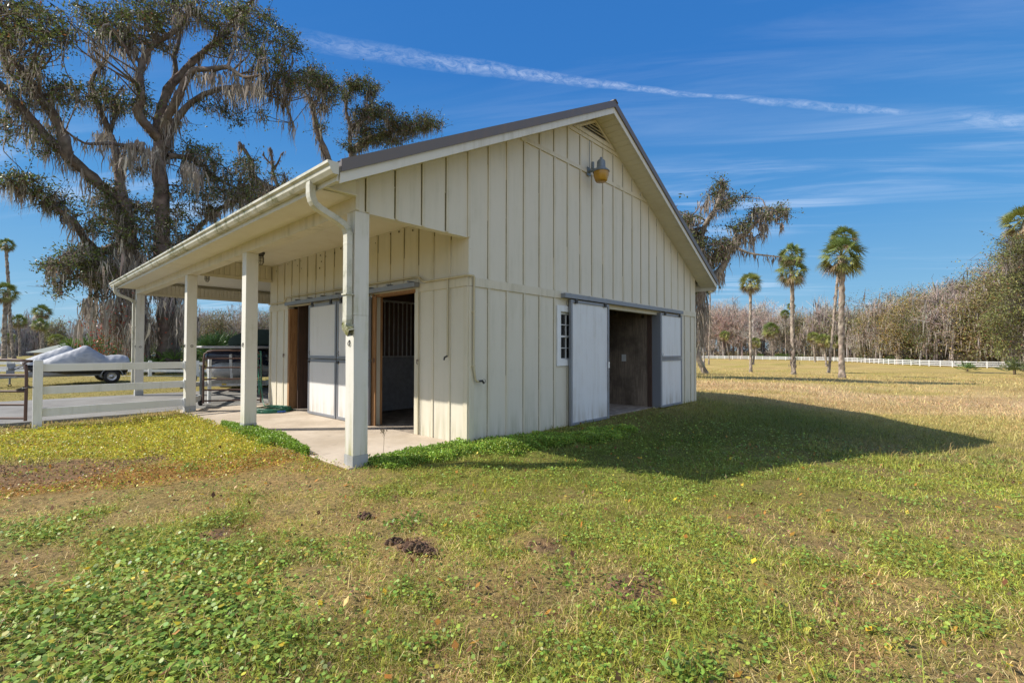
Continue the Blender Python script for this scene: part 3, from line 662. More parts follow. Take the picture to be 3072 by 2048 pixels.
# jar lights under the porch ceiling
for (x, y) in ((-.85, 5.5), (-.85, 9.2)):
    q = MB(); q.lathe([(.001, 3.389), (.075, 3.389), (.075, 3.35), (.055, 3.33), (.05, 3.29)], (x, y, 0), 14); j = q.build('ceiling_light', mt['dark'], barn)
    q = MB(); q.lathe([(.045, 3.29), (.05, 3.25), (.048, 3.17), (.03, 3.14), (.001, 3.13)], (x, y, 0), 14); q.build('light_globe', plain('frosted_glass', (.45, .43, .38), .2), j)
    q = MB()
    for a in np.arange(6)*math.pi/3: q.tube([(x+.055*math.cos(a), y+.055*math.sin(a), 3.29), (x+.058*math.cos(a), y+.058*math.sin(a), 3.17), (x+.02*math.cos(a), y+.02*math.sin(a), 3.115)], .004, 5)
    for z in (3.26, 3.19): q.tube([(x+.058*math.cos(a), y+.058*math.sin(a), z) for a in np.arange(12)*math.pi/6], .004, 5, True)
    q.build('light_cage', mt['dark'], j)
# conduit and hose bib
q = MB()
q.tube([(-.05, L_-.05, 2.455), (-.05, 6.30, 2.455), (-.05, 6.22, 2.50), (-.05, 6.18, 2.55), (-.05, 1.25, 2.52), (-.05, 1.12, 2.50), (-.05, 1.02, 2.43), (-.05, .95, 2.42), (-.05, -.02, 2.42), (-.03, -.05, 2.42), (.05, -.05, 2.42), (.065, -.05, 2.40), (.065, -.045, 1.12), (.07, -.045, 1.09), (.10, -.045, .93), (.13, -.05, .90), (.17, -.06, .90)], .018, 7)
q.tube([(-.035, .42, 2.41), (-.035, .42, 1.25)], .015, 6); q.tube([(-.035, 1.14, 2.4), (-.035, 1.14, .0)], .006, 6)
for z in (1.12, 1.9): q.box(.045, .085, -.062, -.019, z-.015, z+.015)
q.build('water_pipe', painted('pipe_paint', (.50, .44, .30), (.25, .22, .11), .7, .6), barn)
q = MB(); q.tube([(.15, -.06, .90), (.21, -.07, .90), (.235, -.075, .88), (.24, -.075, .86)], .016, 8); q.lathe([(.03, -.012), (.03, .0)], (.2, -.115, .90), 8, 'Y'); q.tube([(.2, -.11, .9), (.2, -.06, .9)], .006, 6)
q.tube([(-.04, .42, 1.26), (-.09, .42, 1.24), (-.10, .42, 1.20)], .014, 7); q.build('hose_bib', mt['dark'], barn)
q = MB()
for y, z in ((1.16, 1.15), (6.35, 1.2), (2.44, 1.15)): q.tube([(-.035+.0*a, y+.022*math.cos(a), z+.028*math.sin(a)) for a in np.arange(10)*math.pi/5], .005, 5, True); q.box(-.04, -.018, y-.02, y+.02, z+.02, z+.05)
q.build('tie_hook', mt['rust'], barn)
#PART2
# ------------------------------------------------------------------ ground cover near the camera
def survey(x, y, d0=1.5):                            # where the line of sight at D coordinates meets the terrain: depth
    lo = d0; dep = d0
    while dep < 900:
        p = at(x, y, dep)
        if p[2] < gz(p[0], p[1]): break
        lo = dep; dep *= 1.04
    for _ in range(30):
        mdl = (lo+dep)/2; p = at(x, y, mdl)
        if p[2] < gz(p[0], p[1]): dep = mdl
        else: lo = mdl
    return dep
def inside_built(x, y):
    return ((x > -PX-.02) & (x < WX) & (y > .0) & (y < 7.6)) | ((y > 7.58) & (y < 13.0) & (x > -14) & (x < 24)) | ((x > -.01) & (x < WX+.01) & (y > -.02) & (y < 13))
def scatter(n, r0, r1, p, g, half=72):
    u_ = g.random(n); r = (r0**(p)+(r1**p-r0**p)*u_)**(1/p); a = YAW+np.radians(g.uniform(-half, half, n))
    return CAM[0]+r*np.sin(a), CAM[1]+r*np.cos(a), r
g_ = np.random.default_rng(11)
def hgt(x, y): return gz(x, y)+.0
def blades(nb, x, y, h, w, lean, C, g):
    n = len(x); a = g.uniform(0, 2*math.pi, n); sd = np.stack([np.cos(a), np.sin(a), 0*a], 1); b_ = g.uniform(0, 2*math.pi, n)
    ld = np.stack([np.cos(b_), np.sin(b_), 0*a], 1)*(h*lean)[:, None]
    base = np.stack([x, y, hgt(x, y)-.004], 1); mid = base+ld*.35+np.array([0, 0, 1])*(h*.62)[:, None]; tip = base+ld+np.array([0, 0, 1])*(h*np.clip(1-.35*lean, .25, 1))[:, None]
    V = np.stack([base-sd*w[:, None]/2, base+sd*w[:, None]/2, mid+sd*w[:, None]*.42, mid-sd*w[:, None]*.42], 1)
    V = np.concatenate([V, tip[:, None]], 1).reshape(-1, 3); o = (np.arange(n)*5)[:, None]
    i0 = nb.n; nb.add(V, o+np.array([[0, 1, 2, 3]]), np.repeat(C, 5, 0)); nb.F[3].append((o+np.array([[3, 2, 4]]))+i0)
def discs(nb, x, y, r, hh, C, g, tilt=.5, k=6):
    n = len(x); nn = unit(np.stack([g.normal(0, tilt, n), g.normal(0, tilt, n), np.ones(n)], 1)); A = unit(np.cross(nn, g.normal(0, 1, (n, 3)))); B = np.cross(nn, A)
    c = np.stack([x, y, hgt(x, y)+hh], 1); th = np.arange(k)*2*math.pi/k
    V = c[:, None]+r[:, None, None]*(A[:, None]*np.cos(th)[None, :, None]+B[:, None]*np.sin(th)[None, :, None]*.85)
    nb.add(V.reshape(-1, 3), np.arange(n*k).reshape(-1, k), np.repeat(C, k, 0))
# dry and green blades
nb = NB()
for (n, r0, r1, p, hm, wm, flat) in ((520000, 1.2, 9, 1.0, .036, .0033, 1.0), (190000, 8, 24, .9, .06, .010, .9), (150000, 22, 95, .8, .085, .022, .9)):
    x, y, r = scatter(n, r0, r1, p, g_); ok = ~inside_built(x, y); x, y, r = x[ok], y[ok], r[ok]; m_ = masks(x, y)
    keep = g_.random(len(x)) < (1-.85*m_['dirt'])*(1-.25*m_['penny'])*(1-.6*m_['yel']*(r < 12))*(1-.7*m_['weed'])*(1-.4*m_['orange'])*np.where(r < 9, .30+.70*sm((m_['nn']-.32)/.25), 1)
    x, y, r = x[keep], y[keep], r[keep]; m_ = {k_: v_[keep] for k_, v_ in m_.items()}; n = len(x)
    pg = np.clip(m_['green']*1.0+.05, .05, .92); isg = g_.random(n) < pg
    C = np.where(isg[:, None], GREEN*1.25, STRAW*1.12); olive = g_.random(n) < .25; C = np.where((olive & isg)[:, None], np.array([.24, .23, .05]), C)
    pz = vnoise(x, y, .22, 71); rd = (g_.random(n) < .12+.5*sm((pz-.56)/.2)) & ~isg; C = np.where(rd[:, None], np.array([.42, .25, .12]), C); C = C*(.55+.65*vnoise(x, y, .13, 72)+.55*vnoise(x, y, .45, 73))[:, None]
    if r0 > 5: 
        lawn = (y > 12.9) & (x < 40); C = np.where(lawn[:, None], np.where(isg[:, None], np.array([.25, .27, .07]), np.array([.36, .31, .15])), C)
    shd = seg(x, y, (1.5, -1.6), (9, -2.6), 1.9)[:, None]*.75; C = C*(1-shd)+np.array([.10, .17, .025])*shd; gc_ = groundcol(x, y)*1.25; kf_ = .7 if r0 > 5 else 0.; C = C*(1-kf_)+gc_*kf_; C = jit(C, n, g_, .22 if r0 < 5 else .16, .07); tall = (vnoise(x, y, .5, 21) > .62)*g_.random(n) < .5  # blades in the gable's shadow are coloured darker, shade put into their tint
    h = hm*g_.lognormal(0, .42, n)*(1+.6*(vnoise(x, y, .3, 22) > .6)*(g_.random(n) < .4))*(.5+.8*m_['nn'])
    if r0 < 5: h *= np.where(y > .5, .6, 1)
    w_ = wm*np.maximum(1, r/r0*.55)*g_.uniform(.6, 1.3, n) if r0 > 5 else wm*np.maximum(1, r/5)*g_.uniform(.6, 1.4, n)
    lawn_h = np.where((y > 12.9) & (x < 40), .35, 1.); h = h*lawn_h
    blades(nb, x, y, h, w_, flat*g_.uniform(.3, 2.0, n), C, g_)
tag(nb.build('grass', mt['grass']), kind='stuff')
# broad low leaves: pennywort, clover and yellow-green creeping weed
nb = NB()
x, y, r = scatter(360000, 1.2, 11, 1.05, g_, 65); m_ = masks(x, y); ok = ~inside_built(x, y)
pr = np.maximum(m_['penny']*.62, m_['scat']*.52)+.07
keep = ok & (g_.random(len(x)) < pr*(1-.8*m_['dirt'])); x, y, r = x[keep], y[keep], r[keep]; pen = m_['penny'][keep]; n = len(x)
C = np.where((g_.random(n) < .25)[:, None], np.array([.32, .37, .06]), PEN); C = np.where((g_.random(n) < .25)[:, None], np.array([.17, .29, .05]), C); C = np.where((g_.random(n) < .04)[:, None], np.array([.50, .42, .06]), C)
discs(nb, x, y, g_.uniform(.006, .0165, n)*(.8+.35*pen)*np.maximum(1, r/6), g_.uniform(.008, .05, n), jit(C, n, g_, .22, .06), g_, .38)
x, y, r = scatter(420000, 4, 15, 1.0, g_, 65); m_ = masks(x, y); ok = ~inside_built(x, y)
pr = np.maximum(m_['yel'], m_['orange']*.6); keep = ok & (g_.random(len(x)) < pr*(1-.85*m_['dirt'])); x, y, r = x[keep], y[keep], r[keep]; m_ = {k_: v_[keep] for k_, v_ in m_.items()}; n = len(x)
io = g_.random(n) < np.clip(m_['orange']*.9*(1-m_['yel']*.6), 0, 1); C = np.where(io[:, None], ORG, YEL); C = np.where((g_.random(n) < .2)[:, None], np.array([.30, .40, .05]), C); C = np.where((g_.random(n) < .08+.3*sm((vnoise(x, y, .3, 91)-.55)/.2))[:, None], np.array([.36, .20, .06]), C); C = C*(.6+.7*vnoise(x, y, .14, 92))[:, None]
P = np.stack([x, y, hgt(x, y)+g_.uniform(.0, .06, n)], 1); leaves(nb, P, .026*np.maximum(1, r/9), .016*np.maximum(1, r/9), jit(C, n, g_, .2, .06), g_, .6)
# the fresh green weeds along the slab
x = g_.uniform(-2.6, 3.2, 520000); y = g_.uniform(-1.6, 4.6, 520000); m_ = masks(x, y); keep = ((y < .0) | (x < -PX+.10*np.sin(y*5)+.05)) & (g_.random(len(x)) < m_['weed']) & ~((x > 0) & (y > -.03)); x, y = x[keep], y[keep]; wv = m_['weed'][keep]; n = len(x)
print('weeds', n)
P = np.stack([x, y, hgt(x, y)+g_.uniform(.0, 1, n)**.7*(.02+.085*wv*(.4+.9*vnoise(x, y, .3, 61)))], 1); C = np.where((g_.random(n) < .2)[:, None], np.array([.36, .40, .06]), WEED)*(.6+.8*vnoise(x, y, .12, 81))[:, None]
leaves(nb, P, .025, .017, jit(C, n, g_, .28, .05), g_, .8)
# spill over the slab edge
n = 9000; x = g_.uniform(-PX-.1, 0, n); y = g_.uniform(-.1, .25, n)**1; kp = (y < .10+.14*vnoise(x, y, .2, 5)*sm((x+1.5)/.6)) & (x > -1.58); x, y = x[kp], y[kp]; n = len(x)
P = np.stack([x, y, g_.uniform(0, .07, n)], 1); leaves(nb, P, .028, .02, jit(WEED, n, g_, .28, .05), g_, .8)
n = 16000; y = g_.uniform(1.0, 4.4, n); x = -PX-.08+g_.uniform(0, .40, n)*(.35+.65*vnoise(y*0, y, .4, 6))*np.exp(-((y-2.9)/1.3)**2); P = np.stack([x, y, g_.uniform(0, .09, n)], 1)
leaves(nb, P, .028, .02, jit(WEED, n, g_, .28, .05), g_, .8)
# rosette clumps
for (px, py, rad, cnt) in ((1580, 1550, .12, 110), (1290, 1325, .16, 60), (930, 1205, .18, 130), (440, 1080, .1, 50), (2120, 1160, .3, 80), (1450, 1380, .25, 80), (1180, 1210, .2, 60)):
    q = at(px, py, survey(px, py)); n = cnt; a = g_.uniform(0, 6.28, n); rr_ = rad*np.sqrt(g_.random(n)); P = np.stack([q[0]+rr_*np.cos(a), q[1]+rr_*np.sin(a), gz(q[0], q[1])+g_.uniform(.01, .07, n)], 1)
    leaves(nb, P, .045, .018, jit(np.array([.20, .30, .05]), n, g_, .2, .05), g_, .9)
# fallen leaves and crumbs of soil
x, y, r = scatter(900, 1.3, 9, 1.1, g_, 60); n = len(x); ok = ~inside_built(x, y); x, y = x[ok], y[ok]; n = len(x)
C = np.where((g_.random(n) < .5)[:, None], np.array([.42, .20, .04]), np.array([.20, .09, .04])); C = np.where((g_.random(n) < .2)[:, None], np.array([.62, .45, .04]), C)
P = np.stack([x, y, hgt(x, y)+.035], 1); leaves(nb, P, .05, .03, jit(C, n, g_, .2, .05), g_, 1.4)
tag(nb.build('low_weeds', mt['leafg']), kind='stuff')
nb = NB()
x, y, r = scatter(60000, 1.3, 9, 1.1, g_, 60); m_ = masks(x, y); kp = (g_.random(len(x)) < m_['dirt']*.5+.015) & ~inside_built(x, y); x, y = x[kp], y[kp]; n = len(x)
P = np.stack([x, y, hgt(x, y)+.02], 1)
leaves(nb, P, .022, .020, jit(DIRT*.9, n, g_, .3, .05), g_, .3)
leaves(nb, P[:n//2], .05, .006, jit(np.array([.34, .25, .15]), n//2, g_, .3, .05), g_, 1.5)
o = nb.build('leaf_litter', mt['twig']); tag(o, kind='stuff')
# clods of dug soil
for (px, py, s_) in ((950, 1262, .075), (838, 1188, .045), (905, 1248, .05), (990, 1270, .04)):
    q = at(px, py, survey(px, py)); nb = NB(); P = []; n = 60
    a = g_.uniform(0, 6.28, n); rr_ = s_*np.sqrt(g_.random(n))*1.2; zz = gz(q[0], q[1])+np.maximum(0, (s_*.9-rr_*.7))*g_.random(n)
    for i_ in range(n):
        r0_ = s_*g_.uniform(.12, .4); u_ = np.linspace(0, math.pi, 5); v_ = np.linspace(0, 2*math.pi, 7)[:-1]
        V = np.array([[r0_*math.sin(p_)*math.cos(t_), r0_*math.sin(p_)*math.sin(t_), r0_*.8*math.cos(p_)] for p_ in u_ for t_ in v_])*g_.uniform(.7, 1.25, (30, 1))+[q[0]+rr_[i_]*math.cos(a[i_]), q[1]+rr_[i_]*math.sin(a[i_]), zz[i_]+.01]
        F = [[i*6+k, i*6+(k+1) % 6, (i+1)*6+(k+1) % 6, (i+1)*6+k] for i in range(4) for k in range(6)]; nb.add(V, F, jit(DIRT*.55, 30, g_, .15))
    lab = {950: 'largest dark heap of dug soil in the grass in front of the porch', 838: 'small dark soil clod nearer the corner post, left of the larger heap', 905: 'small crumb heap just left of the largest soil heap', 990: 'small crumb heap just right of the largest soil heap'}[px]
    tag(nb.build('soil_clod', mt['bark'], smooth=False), lab, 'soil clod')
# a dried flower stalk by the corner post, a pair of yellow-tipped weeds at the wall corner
def stalk(px, py, h, heads, col, label):
    q = at(px, py, survey(px, py)); z0_ = max(gz(q[0], q[1]), 0 if inside_built(np.array([q[0]]), np.array([q[1]]))[0] else -9)
    nb = NB(); P = resample([[q[0], q[1], z0_], [q[0]+.01, q[1], z0_+h*.5], [q[0]+.02, q[1]+.01, z0_+h]], .05); V, F = tube_np(P, .0025, 5); nb.add(V, F, np.array([.16, .12, .07]))
    for _ in range(heads):
        e = P[-1]+g_.normal(0, 1, 3)*[.035, .035, .015]+[0, 0, .03]; s0 = P[int(len(P)*.75)]; V, F = tube_np(np.array([s0+(P[-1]-s0)*g_.random(), e]), .0015, 4); nb.add(V, F, np.array([.16, .12, .07]))
        leaves(nb, np.tile(e, (6, 1)), .016, .012, jit(col, 6, g_), g_)
    tag(nb.build('weed_stalk', mt['leafg']), label, 'weed')
stalk(880, 1047, .27, 9, np.array([.14, .10, .05]), 'dry brown flower stalk standing alone beside the corner post on the slab edge')
stalk(1108, 1010, .28, 6, np.array([.6, .5, .05]), 'thin yellow-tipped weed stalk at the corner of the barn walls')
# ------------------------------------------------------------------ white fence, gates, hose
fn = empty('white_board_fence', (-4.0, 7.0, 0), 'white three-rail vinyl fence panel running from porch post to brown gate', 'fence')
q = MB(); q.off = np.array([-4.0, 7.0, 0]); q.box(-4.11, -3.985, 6.935, 7.06, -.08, 1.13); q.prism([(-4.115, 1.13), (-3.98, 1.13), (-4.0, 1.15), (-4.095, 1.15)], XZ, 6.94, 7.055); q.build('fence_post', mt['vinyl'], fn, .004)
for z0_, z1_ in ((.94, 1.08), (.53, .67), (.13, .28)):
    q = MB(); q.off = np.array([-4.0, 7.0, 0]); q.bar((-3.985, 7.0, (z0_+z1_)/2), (-PX-.001, 7.13, (z0_+z1_)/2), .04, z1_-z0_); q.box(-PX-.03, -PX-.001, 7.06, 7.15, z0_-.02, z1_+.02); q.build('fence_rail', mt['vinyl'], fn, .003)
def gate(base, end, h, nz_, rad, label, ang=True):
    base = np.array(base, float); end = np.array(end, float); d_ = end-base; ln = np.linalg.norm(d_); d_ /= ln
    gt = empty('tube_gate', tuple(base), label, 'gate'); q = MB(); c_ = .2
    fr = [np.array([0, 0, .0])]
    pts = [(0, 0), (0, h-c_), (c_*.3, h-c_*.3), (c_, h), (ln-c_, h), (ln-c_*.3, h-c_*.3), (ln, h-c_), (ln, 0)]
    P = resample([[d_[0]*u_, d_[1]*u_, v_] for u_, v_ in pts], .06); q.tube(P, rad*1.15, 8); q.build('gate_frame', mt['rust'], gt)
    for z in nz_:
        q = MB(); q.tube([[0, 0, z], [d_[0]*ln, d_[1]*ln, z]], rad, 7); q.build('gate_bar', mt['rust'], gt)
    return gt, d_
gt, d_ = gate((-4.19, 7.13, .06), (-6.9, 10.1, .06), 1.09, (.05, .29, .53, .82), .021, 'brown tube gate at the left edge, tied to the white fence post')
q = MB(); q.tube([(.05+.10*math.cos(a), -.10+.10*math.sin(a), .60+.01*math.sin(3*a)) for a in np.arange(14)*math.pi/7], .008, 6, True); q.tube([(-.02, 0, .6), (-.12, .12, .56), (-.02, .02, .56)], .015, 6); q.build('latch_chain', mt['dark'], gt)
gt, d_ = gate((-.13, 7.42, .05), (-1.18, 8.12, .05), 1.27, (.06, .32, .58, .86, 1.08), .020, 'rust brown tube gate standing half open beyond the side wall corner')
q = MB(); q.tube([(0, 0, .75), (.06, -.1, .75), (.10, -.16, .75)], .01, 6); q.tube([(0, 0, .2), (.06, -.1, .2), (.10, -.16, .2)], .01, 6); q.build('gate_hinge', mt['dark'], gt)
q = MB(); q.tube([(-1.05, .70, .12), (-1.14, .76, .12), (-1.2, .78, .15)], .012, 6); q.build('gate_latch', mt['dark'], gt)
hz = empty('garden_hose', (-.47, 5.85, 0), 'green garden hose coiled on the slab and looped up over the half open gate', 'hose')
P = []
for k in range(260):
    a = k*.17; rr_ = .42-.10*(k/260)*abs(math.sin(k*.013))+.025*math.sin(k*.7)+.03*math.sin(k*.09); P.append((rr_*math.cos(a)*.95, rr_*math.sin(a), .014+.022*(k//37 % 4)+.006*math.sin(k*.5)))
q = MB(); q.tube(P, .0115, 6); mt['hose'] = plain('hose_green', (.035, .16, .10), .35); q.build('coil', mt['hose'], hz)
q = MB(); q.tube(resample([P[-1], (.2, .6, .03), (.28, 1.2, .03), (.30, 1.42, .4), (.31, 1.5, .95), (.31, 1.56, 1.30), (.30, 1.66, 1.2), (.29, 1.6, .6), (.27, 1.48, .25), (.29, 1.44, .6), (.31, 1.5, .95), (.32, 1.55, 1.31), (.31, 1.68, 1.1), (.30, 1.6, .7), (.27, 1.46, .33)], .05), .0115, 6); q.tube(resample([P[0], (.5, .1, .014), (.62, -.15, .014), (.75, -.3, .014)], .04) if False else [P[0], (.40, -.12, .014), (.42, -.25, .014)], .0115, 6); q.build('hanging_length', mt['hose'], hz)
q = MB(); q.tube([(-.05, -.46, .03), (.10, -.49, .03)], .018, 8); q.build('hose_nozzle', plain('nozzle_blue', (.03, .10, .35), .4), hz)
wp = at(464, 918, 9.6); wp[2] = 0
q = MB(); q.box(-.9, -.83, 8.78, 8.85, -.02, 1.12); q.box(-.91, -.82, 8.77, 8.86, 1.12, 1.135); tag(q.build('gate_post', mt['vinyl'], None, .003), 'slim white post standing on the drive left of the half open gate', 'post')
q = MB(); q.bar((-PX+.15, 7.25, .2), (-1.25, 8.1, .2), .04, .13); q.bar((-PX+.15, 7.25, .2), (-PX+.19, 7.14, .2), .04, .13); tag(q.build('white_board', mt['vinyl'], None, .003), 'low white board between the third porch post and the half open gate', 'board')
# ------------------------------------------------------------------ watercraft on trailers
def loft(q, stations, n=14, cap=True):               # stations: (x, cy, cz, half width, z low, z high, squareness)
    V = []; F = []
    for (x, cy, hw, zl, zh, sq) in stations:
        for k in range(n):
            a = 2*math.pi*k/n; c_, s_ = math.cos(a), math.sin(a); e = 2/sq
            V.append((x, cy+hw*abs(c_)**e*(1 if c_ > 0 else -1), (zl+zh)/2+(zh-zl)/2*abs(s_)**e*(1 if s_ > 0 else -1)))
    for i in range(len(stations)-1):
        for k in range(n): F.append((i*n+k, i*n+(k+1) % n, (i+1)*n+(k+1) % n, (i+1)*n+k))
    F += [tuple(range(n)), tuple(range((len(stations)-1)*n, len(stations)*n))]
    q.add(V, F, True)
def jetski(x, y, label, s_=1.):
    e = empty('covered_jet_ski', (x, y, 0), label, 'jet ski', 'jet skis under grey covers on the trailer')
    ks = [(-1.68, .06, .72, .80), (-1.6, .20, .64, .90), (-1.3, .38, .62, 1.02), (-1.0, .46, .60, 1.14), (-.7, .50, .58, 1.24), (-.4, .53, .58, 1.35), (-.15, .52, .58, 1.46), (.0, .50, .58, 1.50), (.15, .52, .58, 1.44), (.4, .52, .58, 1.28), (.65, .52, .58, 1.13), (.8, .52, .58, 1.08), (1.0, .52, .6, 1.12), (1.35, .50, .62, 1.13), (1.6, .45, .64, 1.08), (1.68, .36, .7, 1.0)]
    V = []; F = []; nn_ = 30; gg = np.random.default_rng(int(y*7)); ks2 = []
    xs = np.linspace(-1.68, 1.68, 60); A = np.array(ks)
    for xx in xs:
        hw, zl, zh = (np.interp(xx, A[:, 0], A[:, j]) for j in (1, 2, 3))
        for k in range(nn_):
            a = math.pi*k/(nn_-1); c_, s_ = math.cos(a), math.sin(a)
            yy = hw*abs(c_)**.7*(1 if c_ > 0 else -1)*(1+.10*(1-s_)); zz = zl+.1+(zh-zl-.1)*(s_**1.15)
            fold_ = .006*math.sin(9*a+3.1*xx+2*math.sin(xx*3))*s_*(1-abs(xx)/2.2)+.004*math.sin(23*xx+7*a)
            V.append((xx*s_*0+xx, yy*(1+fold_), zz+fold_*1.2*s_))
    for i in range(59):
        for k in range(nn_-1): F.append((i*nn_+k, i*nn_+k+1, (i+1)*nn_+k+1, (i+1)*nn_+k))
    q = MB(); q.add(V, F, True); q.add([(-1.68, .05, .74), (-1.68, -.05, .74), (-1.66, -.05, .66), (-1.66, .05, .66)], [(0, 1, 2, 3)]); q.build('cover', mt['tarp'], e)
    q = MB(); loft(q, [(-1.55, 0, .08, .60, .72, 3), (-1.3, 0, .28, .46, .72, 3), (-.8, 0, .46, .38, .72, 3), (1.5, 0, .5, .36, .72, 3), (1.6, 0, .48, .40, .70, 3)]); q.build('hull', plain('hull_black', (.03, .03, .035), .25), e)
    q = MB(); q.bar((-.55, -.56, .62), (.0, -.54, .62), .01, .05); q.build('hull_stripe', plain('stripe_blue', (.03, .10, .42), .3), e)
    q = MB(); q.box(.02, .07, -.57, -.555, .63, .78); q.build('strap', mt['black'], e)
    e.scale = (.78, .95, 1)
    return e
def wheel(q1, q2, c, r, w_, ax='Y'):
    q1.lathe([(r*.6, -w_/2), (r*.9, -w_/2), (r, -w_*.3), (r, w_*.3), (r*.9, w_/2), (r*.6, w_/2), (r*.58, 0), (r*.6, -w_/2)], c, 22, ax)
    q2.lathe([(.001, -w_*.42), (r*.18, -w_*.42), (r*.2, -w_*.25), (r*.45, -w_*.2), (r*.52, -w_*.36), (r*.58, -w_*.40), (r*.6, -w_*.3), (r*.6, w_*.3)], c, 22, ax)
SX, SY = -2.45, 20.05
jetski(-2.15, SY-.15, 'grey-covered jet ski nearest the barn, cover peaked over the handlebars')
jetski(-2.6, SY+1.2, 'farther of the two grey-covered jet skis, showing behind and left of the nearer one')
tr = empty('jet_ski_trailer', (SX, SY+.65, 0), 'low galvanised trailer carrying two covered jet skis on black tyres', 'trailer')
q = MB(); 
for yy in (-.9, -.45, .45, .9): q.box(-1.6, 1.55, yy-.03, yy+.03, .30, .37)
for xx in (-1.6, -.2, 1.5): q.box(xx-.03, xx+.03, -1.1, 1.1, .30, .36)
q.bar((-1.6, -.9, .33), (-2.6, 0, .33), .06, .07); q.bar((-1.6, .9, .33), (-2.6, 0, .33), .06, .07); q.box(-3.6, -2.5, -.035, .035, .3, .37); q.bar((-2.6, 0, .36), (-2.2, -.1, .95), .05, .05)
for yy in (-1.0, -.35, .35, 1.0): q.box(-1.3, 1.4, yy-.04, yy+.04, .37, .45)
q.build('frame', mt['galv'], tr)
for yy in (-1.15, 1.15):
    q1 = MB(); q2 = MB(); wheel(q1, q2, (1.05, yy, .26), .27, .19); wh = q1.build('wheel', mt['black'], tr); q2.build('rim', mt['rim'], wh)
    q = MB(); V = [(1.05+.33*math.cos(a), yy+s_*.12, .27+.33*math.sin(a)) for a in np.linspace(.05, math.pi-.05, 12) for s_ in (-1, 1)]; q.add(V, [(2*i, 2*i+1, 2*i+3, 2*i+2) for i in range(11)], True); V2 = [(1.05+.36*math.cos(a), yy-.12, .27+.36*math.sin(a)) for a in np.linspace(.05, math.pi-.05, 12)]
    q.add([p_ for i, a in enumerate(np.linspace(.05, math.pi-.05, 12)) for p_ in ((1.05+.33*math.cos(a), yy-.121, .27+.33*math.sin(a)), V2[i])], [(2*i, 2*i+1, 2*i+3, 2*i+2) for i in range(11)]); q.build('fender', mt['galv'], tr)
for xx in (-.5, -.3): q = MB(); q.lathe([(.02, -1.2), (.02, -1.22)], (xx, 0, .34), 8, 'Y'); q.build('side_lamp', plain('lamp_red', (.5, .03, .02), .3), tr)
# outboard bracket and jack seen beyond the brown gate
jp = at(22, 888, survey(22, 888)); jx, jy, jz = jp[0], jp[1], gz(jp[0], jp[1])
e = empty('trailer_jack', (jx, jy, jz), 'grey trailer tongue jack with winch and small wheel, seen above the brown gate', 'jack')
q = MB(); q.tube([(0, 0, .10), (0, 0, .85)], .03, 8); q.tube([(-.08, 0, .86), (.1, 0, .86), (.12, 0, .92)], .012, 6); q.build('post', mt['galv'], e)
q = MB(); q.lathe([(.03, -.03), (.055, -.02), (.055, .02), (.03, .03)], (0, 0, .06), 12, 'Y'); q.build('jack_wheel', mt['black'], e)
q = MB(); q.lathe([(.001, -.08), (.11, -.08), (.11, .08), (.001, .08)], (.03, .0, .70), 14, 'X'); q.box(-.08, .14, -.1, .1, .74, .86); q.box(-.1, .12, -.06, .06, .45, .62); q.build('winch', mt['galv'], e)
q = MB(); q.tube([(.08, 0, .62), (.5, .35, .88), (.9, .7, .95)], .022, 6); q.tube([(.08, 0, .70), (.5, .35, .93)], .012, 6); q.bar((-.9, -.9, .36), (1.2, 1.1, .36), .07, .08); q.build('tongue', mt['galv'], e)
# boat under green cover beyond the breezeway
bb = at(545, 804, 15.2); ang = math.atan2(-.86, -.5)
bt = empty('covered_boat', (bb[0], bb[1], 0), 'white and navy boat under a dark green cover, bow towards the breezeway', 'boat', None, ang)
q = MB(); loft(q, [(.35, 0, .75, .98, 1.36, 4), (-.3, 0, 1.02, .70, 1.38, 4), (-2, 0, 1.12, .66, 1.38, 4), (-5, 0, 1.1, .66, 1.36, 4)], 20); q.build('hull', plain('hull_navy', (.012, .016, .035), .12), bt)
q = MB(); loft(q, [(.25, 0, .55, .62, .95, 4), (-.3, 0, .95, .42, .92, 4), (-2, 0, 1.14, .36, .92, 4), (-5, 0, 1.12, .36, .92, 4)], 20); q.build('lower_hull', plain('hull_white', (.30, .31, .32), .3), bt)
q = MB(); loft(q, [(.75, 0, .8, 1.38, 1.46, 5), (.3, 0, 1.15, 1.38, 1.46, 5), (-2, 0, 1.26, 1.38, 1.47, 5), (-5, 0, 1.24, 1.38, 1.47, 5)], 20); q.build('deck', plain('deck_grey', (.38, .38, .40), .4), bt)
q = MB(); loft(q, [(-.3, .3, .35, 1.46, 1.50, 3), (-1.0, .3, .8, 1.40, 1.60, 1.9), (-2.2, .2, 1.0, 1.2, 2.05, 1.8), (-3.5, .1, 1.05, 1.2, 2.15, 1.8), (-5, 0, .95, 1.42, 1.7, 3)], 20); cg_ = plain('cover_green', (.007, .011, .011), 1.); cg_.node_tree.nodes['Principled BSDF'].inputs['Specular IOR Level'].default_value = 0.; q.build('cover', cg_, bt)
q = MB(); q.box(-.02, .0+.34, -.75, -.40, .70, .86); q.build('registration_patch', plain('patch_yellow', (.6, .42, .02), .5), bt) if False else None
bt2 = empty('boat_trailer', (bb[0], bb[1], 0), 'white boat trailer with long tongue and jack wheel standing on the drive', 'trailer', None, ang)
q = MB(); q.box(-4.8, .3, -.9, -.82, .2, .34); q.box(-4.8, .3, .82, .9, .2, .34); q.box(.22, .30, -.82, .82, .2, .34); q.bar((.3, -.86, .30), (2.0, 0, .45), .08, .12); q.bar((.3, .86, .30), (2.0, 0, .45), .08, .12); q.bar((1.9, 0, .45), (4.6, 0, .52), .08, .1); q.bar((.6, 0, .35), (.8, 0, 1.2), .07, .07); q.build('frame', plain('trailer_white', (.5, .5, .5), .4), bt2)
